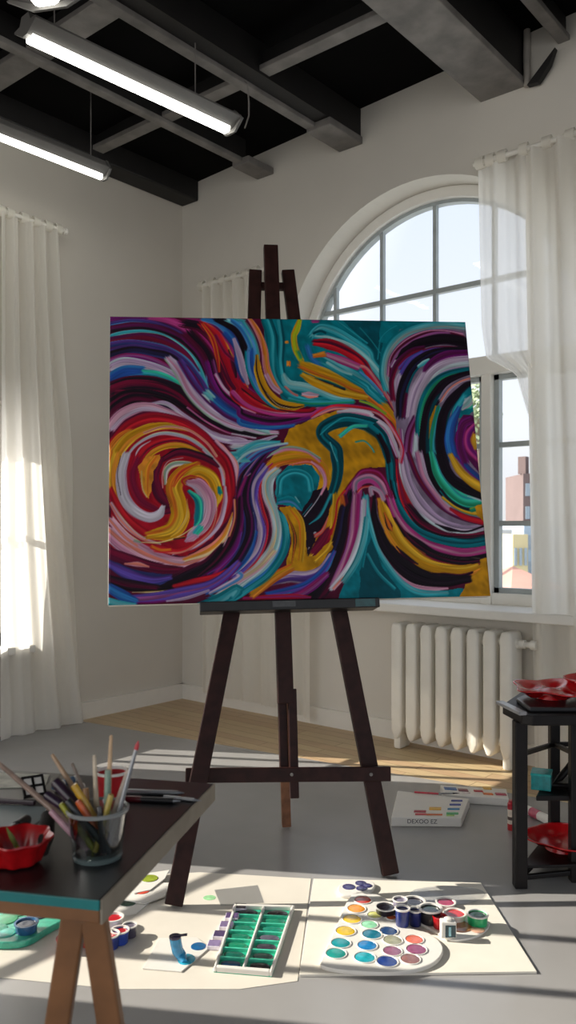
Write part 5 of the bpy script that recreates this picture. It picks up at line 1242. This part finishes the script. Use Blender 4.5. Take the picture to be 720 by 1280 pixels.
# ------------------------------------------------------------------ light
w = bpy.data.worlds.new('sky'); bpy.context.scene.world = w; w.use_nodes = True; nt = w.node_tree; bg = nt.nodes['Background']
tc = nt.nodes.new('ShaderNodeTexCoord'); sx = nt.nodes.new('ShaderNodeSeparateXYZ'); rp = nt.nodes.new('ShaderNodeValToRGB'); e = rp.color_ramp.elements
e[0].position = .0; e[0].color = (.70, .70, .69, 1); e[1].position = .55; e[1].color = (.60, .70, .86, 1); n = e.new(.12); n.color = (.80, .83, .87, 1)
nt.links.new(tc.outputs['Generated'], sx.inputs[0]); nt.links.new(sx.outputs['Z'], rp.inputs['Fac'])
dp = nt.nodes.new('ShaderNodeVectorMath'); dp.operation = 'DOT_PRODUCT'; dp.inputs[1].default_value = Vector((-.861, -.509, .45)).normalized()
nt.links.new(tc.outputs['Generated'], dp.inputs[0])
gr = nt.nodes.new('ShaderNodeValToRGB'); g = gr.color_ramp.elements      # the sky brightens towards the sun, behind the viewer
g[0].position = .15; g[0].color = (0, 0, 0, 1); g[1].position = 1; g[1].color = (1, 1, 1, 1)
nt.links.new(dp.outputs['Value'], gr.inputs['Fac'])
ad = nt.nodes.new('ShaderNodeMixRGB'); ad.blend_type = 'MULTIPLY'; ad.inputs['Fac'].default_value = 1; ad.inputs[2].default_value = (1.0*GLOW, .93*GLOW, .83*GLOW, 1)
nt.links.new(gr.outputs['Color'], ad.inputs[1])
sm = nt.nodes.new('ShaderNodeMixRGB'); sm.blend_type = 'ADD'; sm.inputs['Fac'].default_value = 1; sm.use_clamp = False
nt.links.new(rp.outputs['Color'], sm.inputs[1]); nt.links.new(ad.outputs[0], sm.inputs[2]); nt.links.new(sm.outputs[0], bg.inputs['Color'])
bg.inputs['Strength'].default_value = WORLD
s = bpy.data.lights.new('sun', 'SUN'); s.energy = SUN; s.angle = .005; s.color = (1, .93, .80); so = bpy.data.objects.new('sun', s); COL.objects.link(so)
sd = Vector((.861, .509, -.55)); so.rotation_euler = sd.to_track_quat('-Z', 'Y').to_euler(); so.location = (-6, -8, 6)

cd = bpy.data.cameras.new('camera'); cam = bpy.data.objects.new('camera', cd); COL.objects.link(cam); bpy.context.scene.camera = cam
cam.location = CAM; cam.rotation_euler = (PI/2, 0, math.atan2(.640, .768)); cd.sensor_fit = 'VERTICAL'; cd.sensor_height = 24; cd.lens = 24*F/1280; cd.shift_y = (PY-640)/1280
cd.clip_start = .05; cd.clip_end = 400
cd.dof.use_dof = True; cd.dof.focus_distance = 2.9; cd.dof.aperture_fstop = 4.5
sc = bpy.context.scene; sc.view_settings.view_transform = 'Standard'; sc.view_settings.look = 'None'; sc.view_settings.exposure = EXPO
sc.cycles.max_bounces = 10; sc.cycles.diffuse_bounces = 5; sc.cycles.transparent_max_bounces = 16; sc.cycles.caustics_reflective = False; sc.cycles.caustics_refractive = False; sc.cycles.sample_clamp_indirect = 4
sc.cycles.use_denoising = True
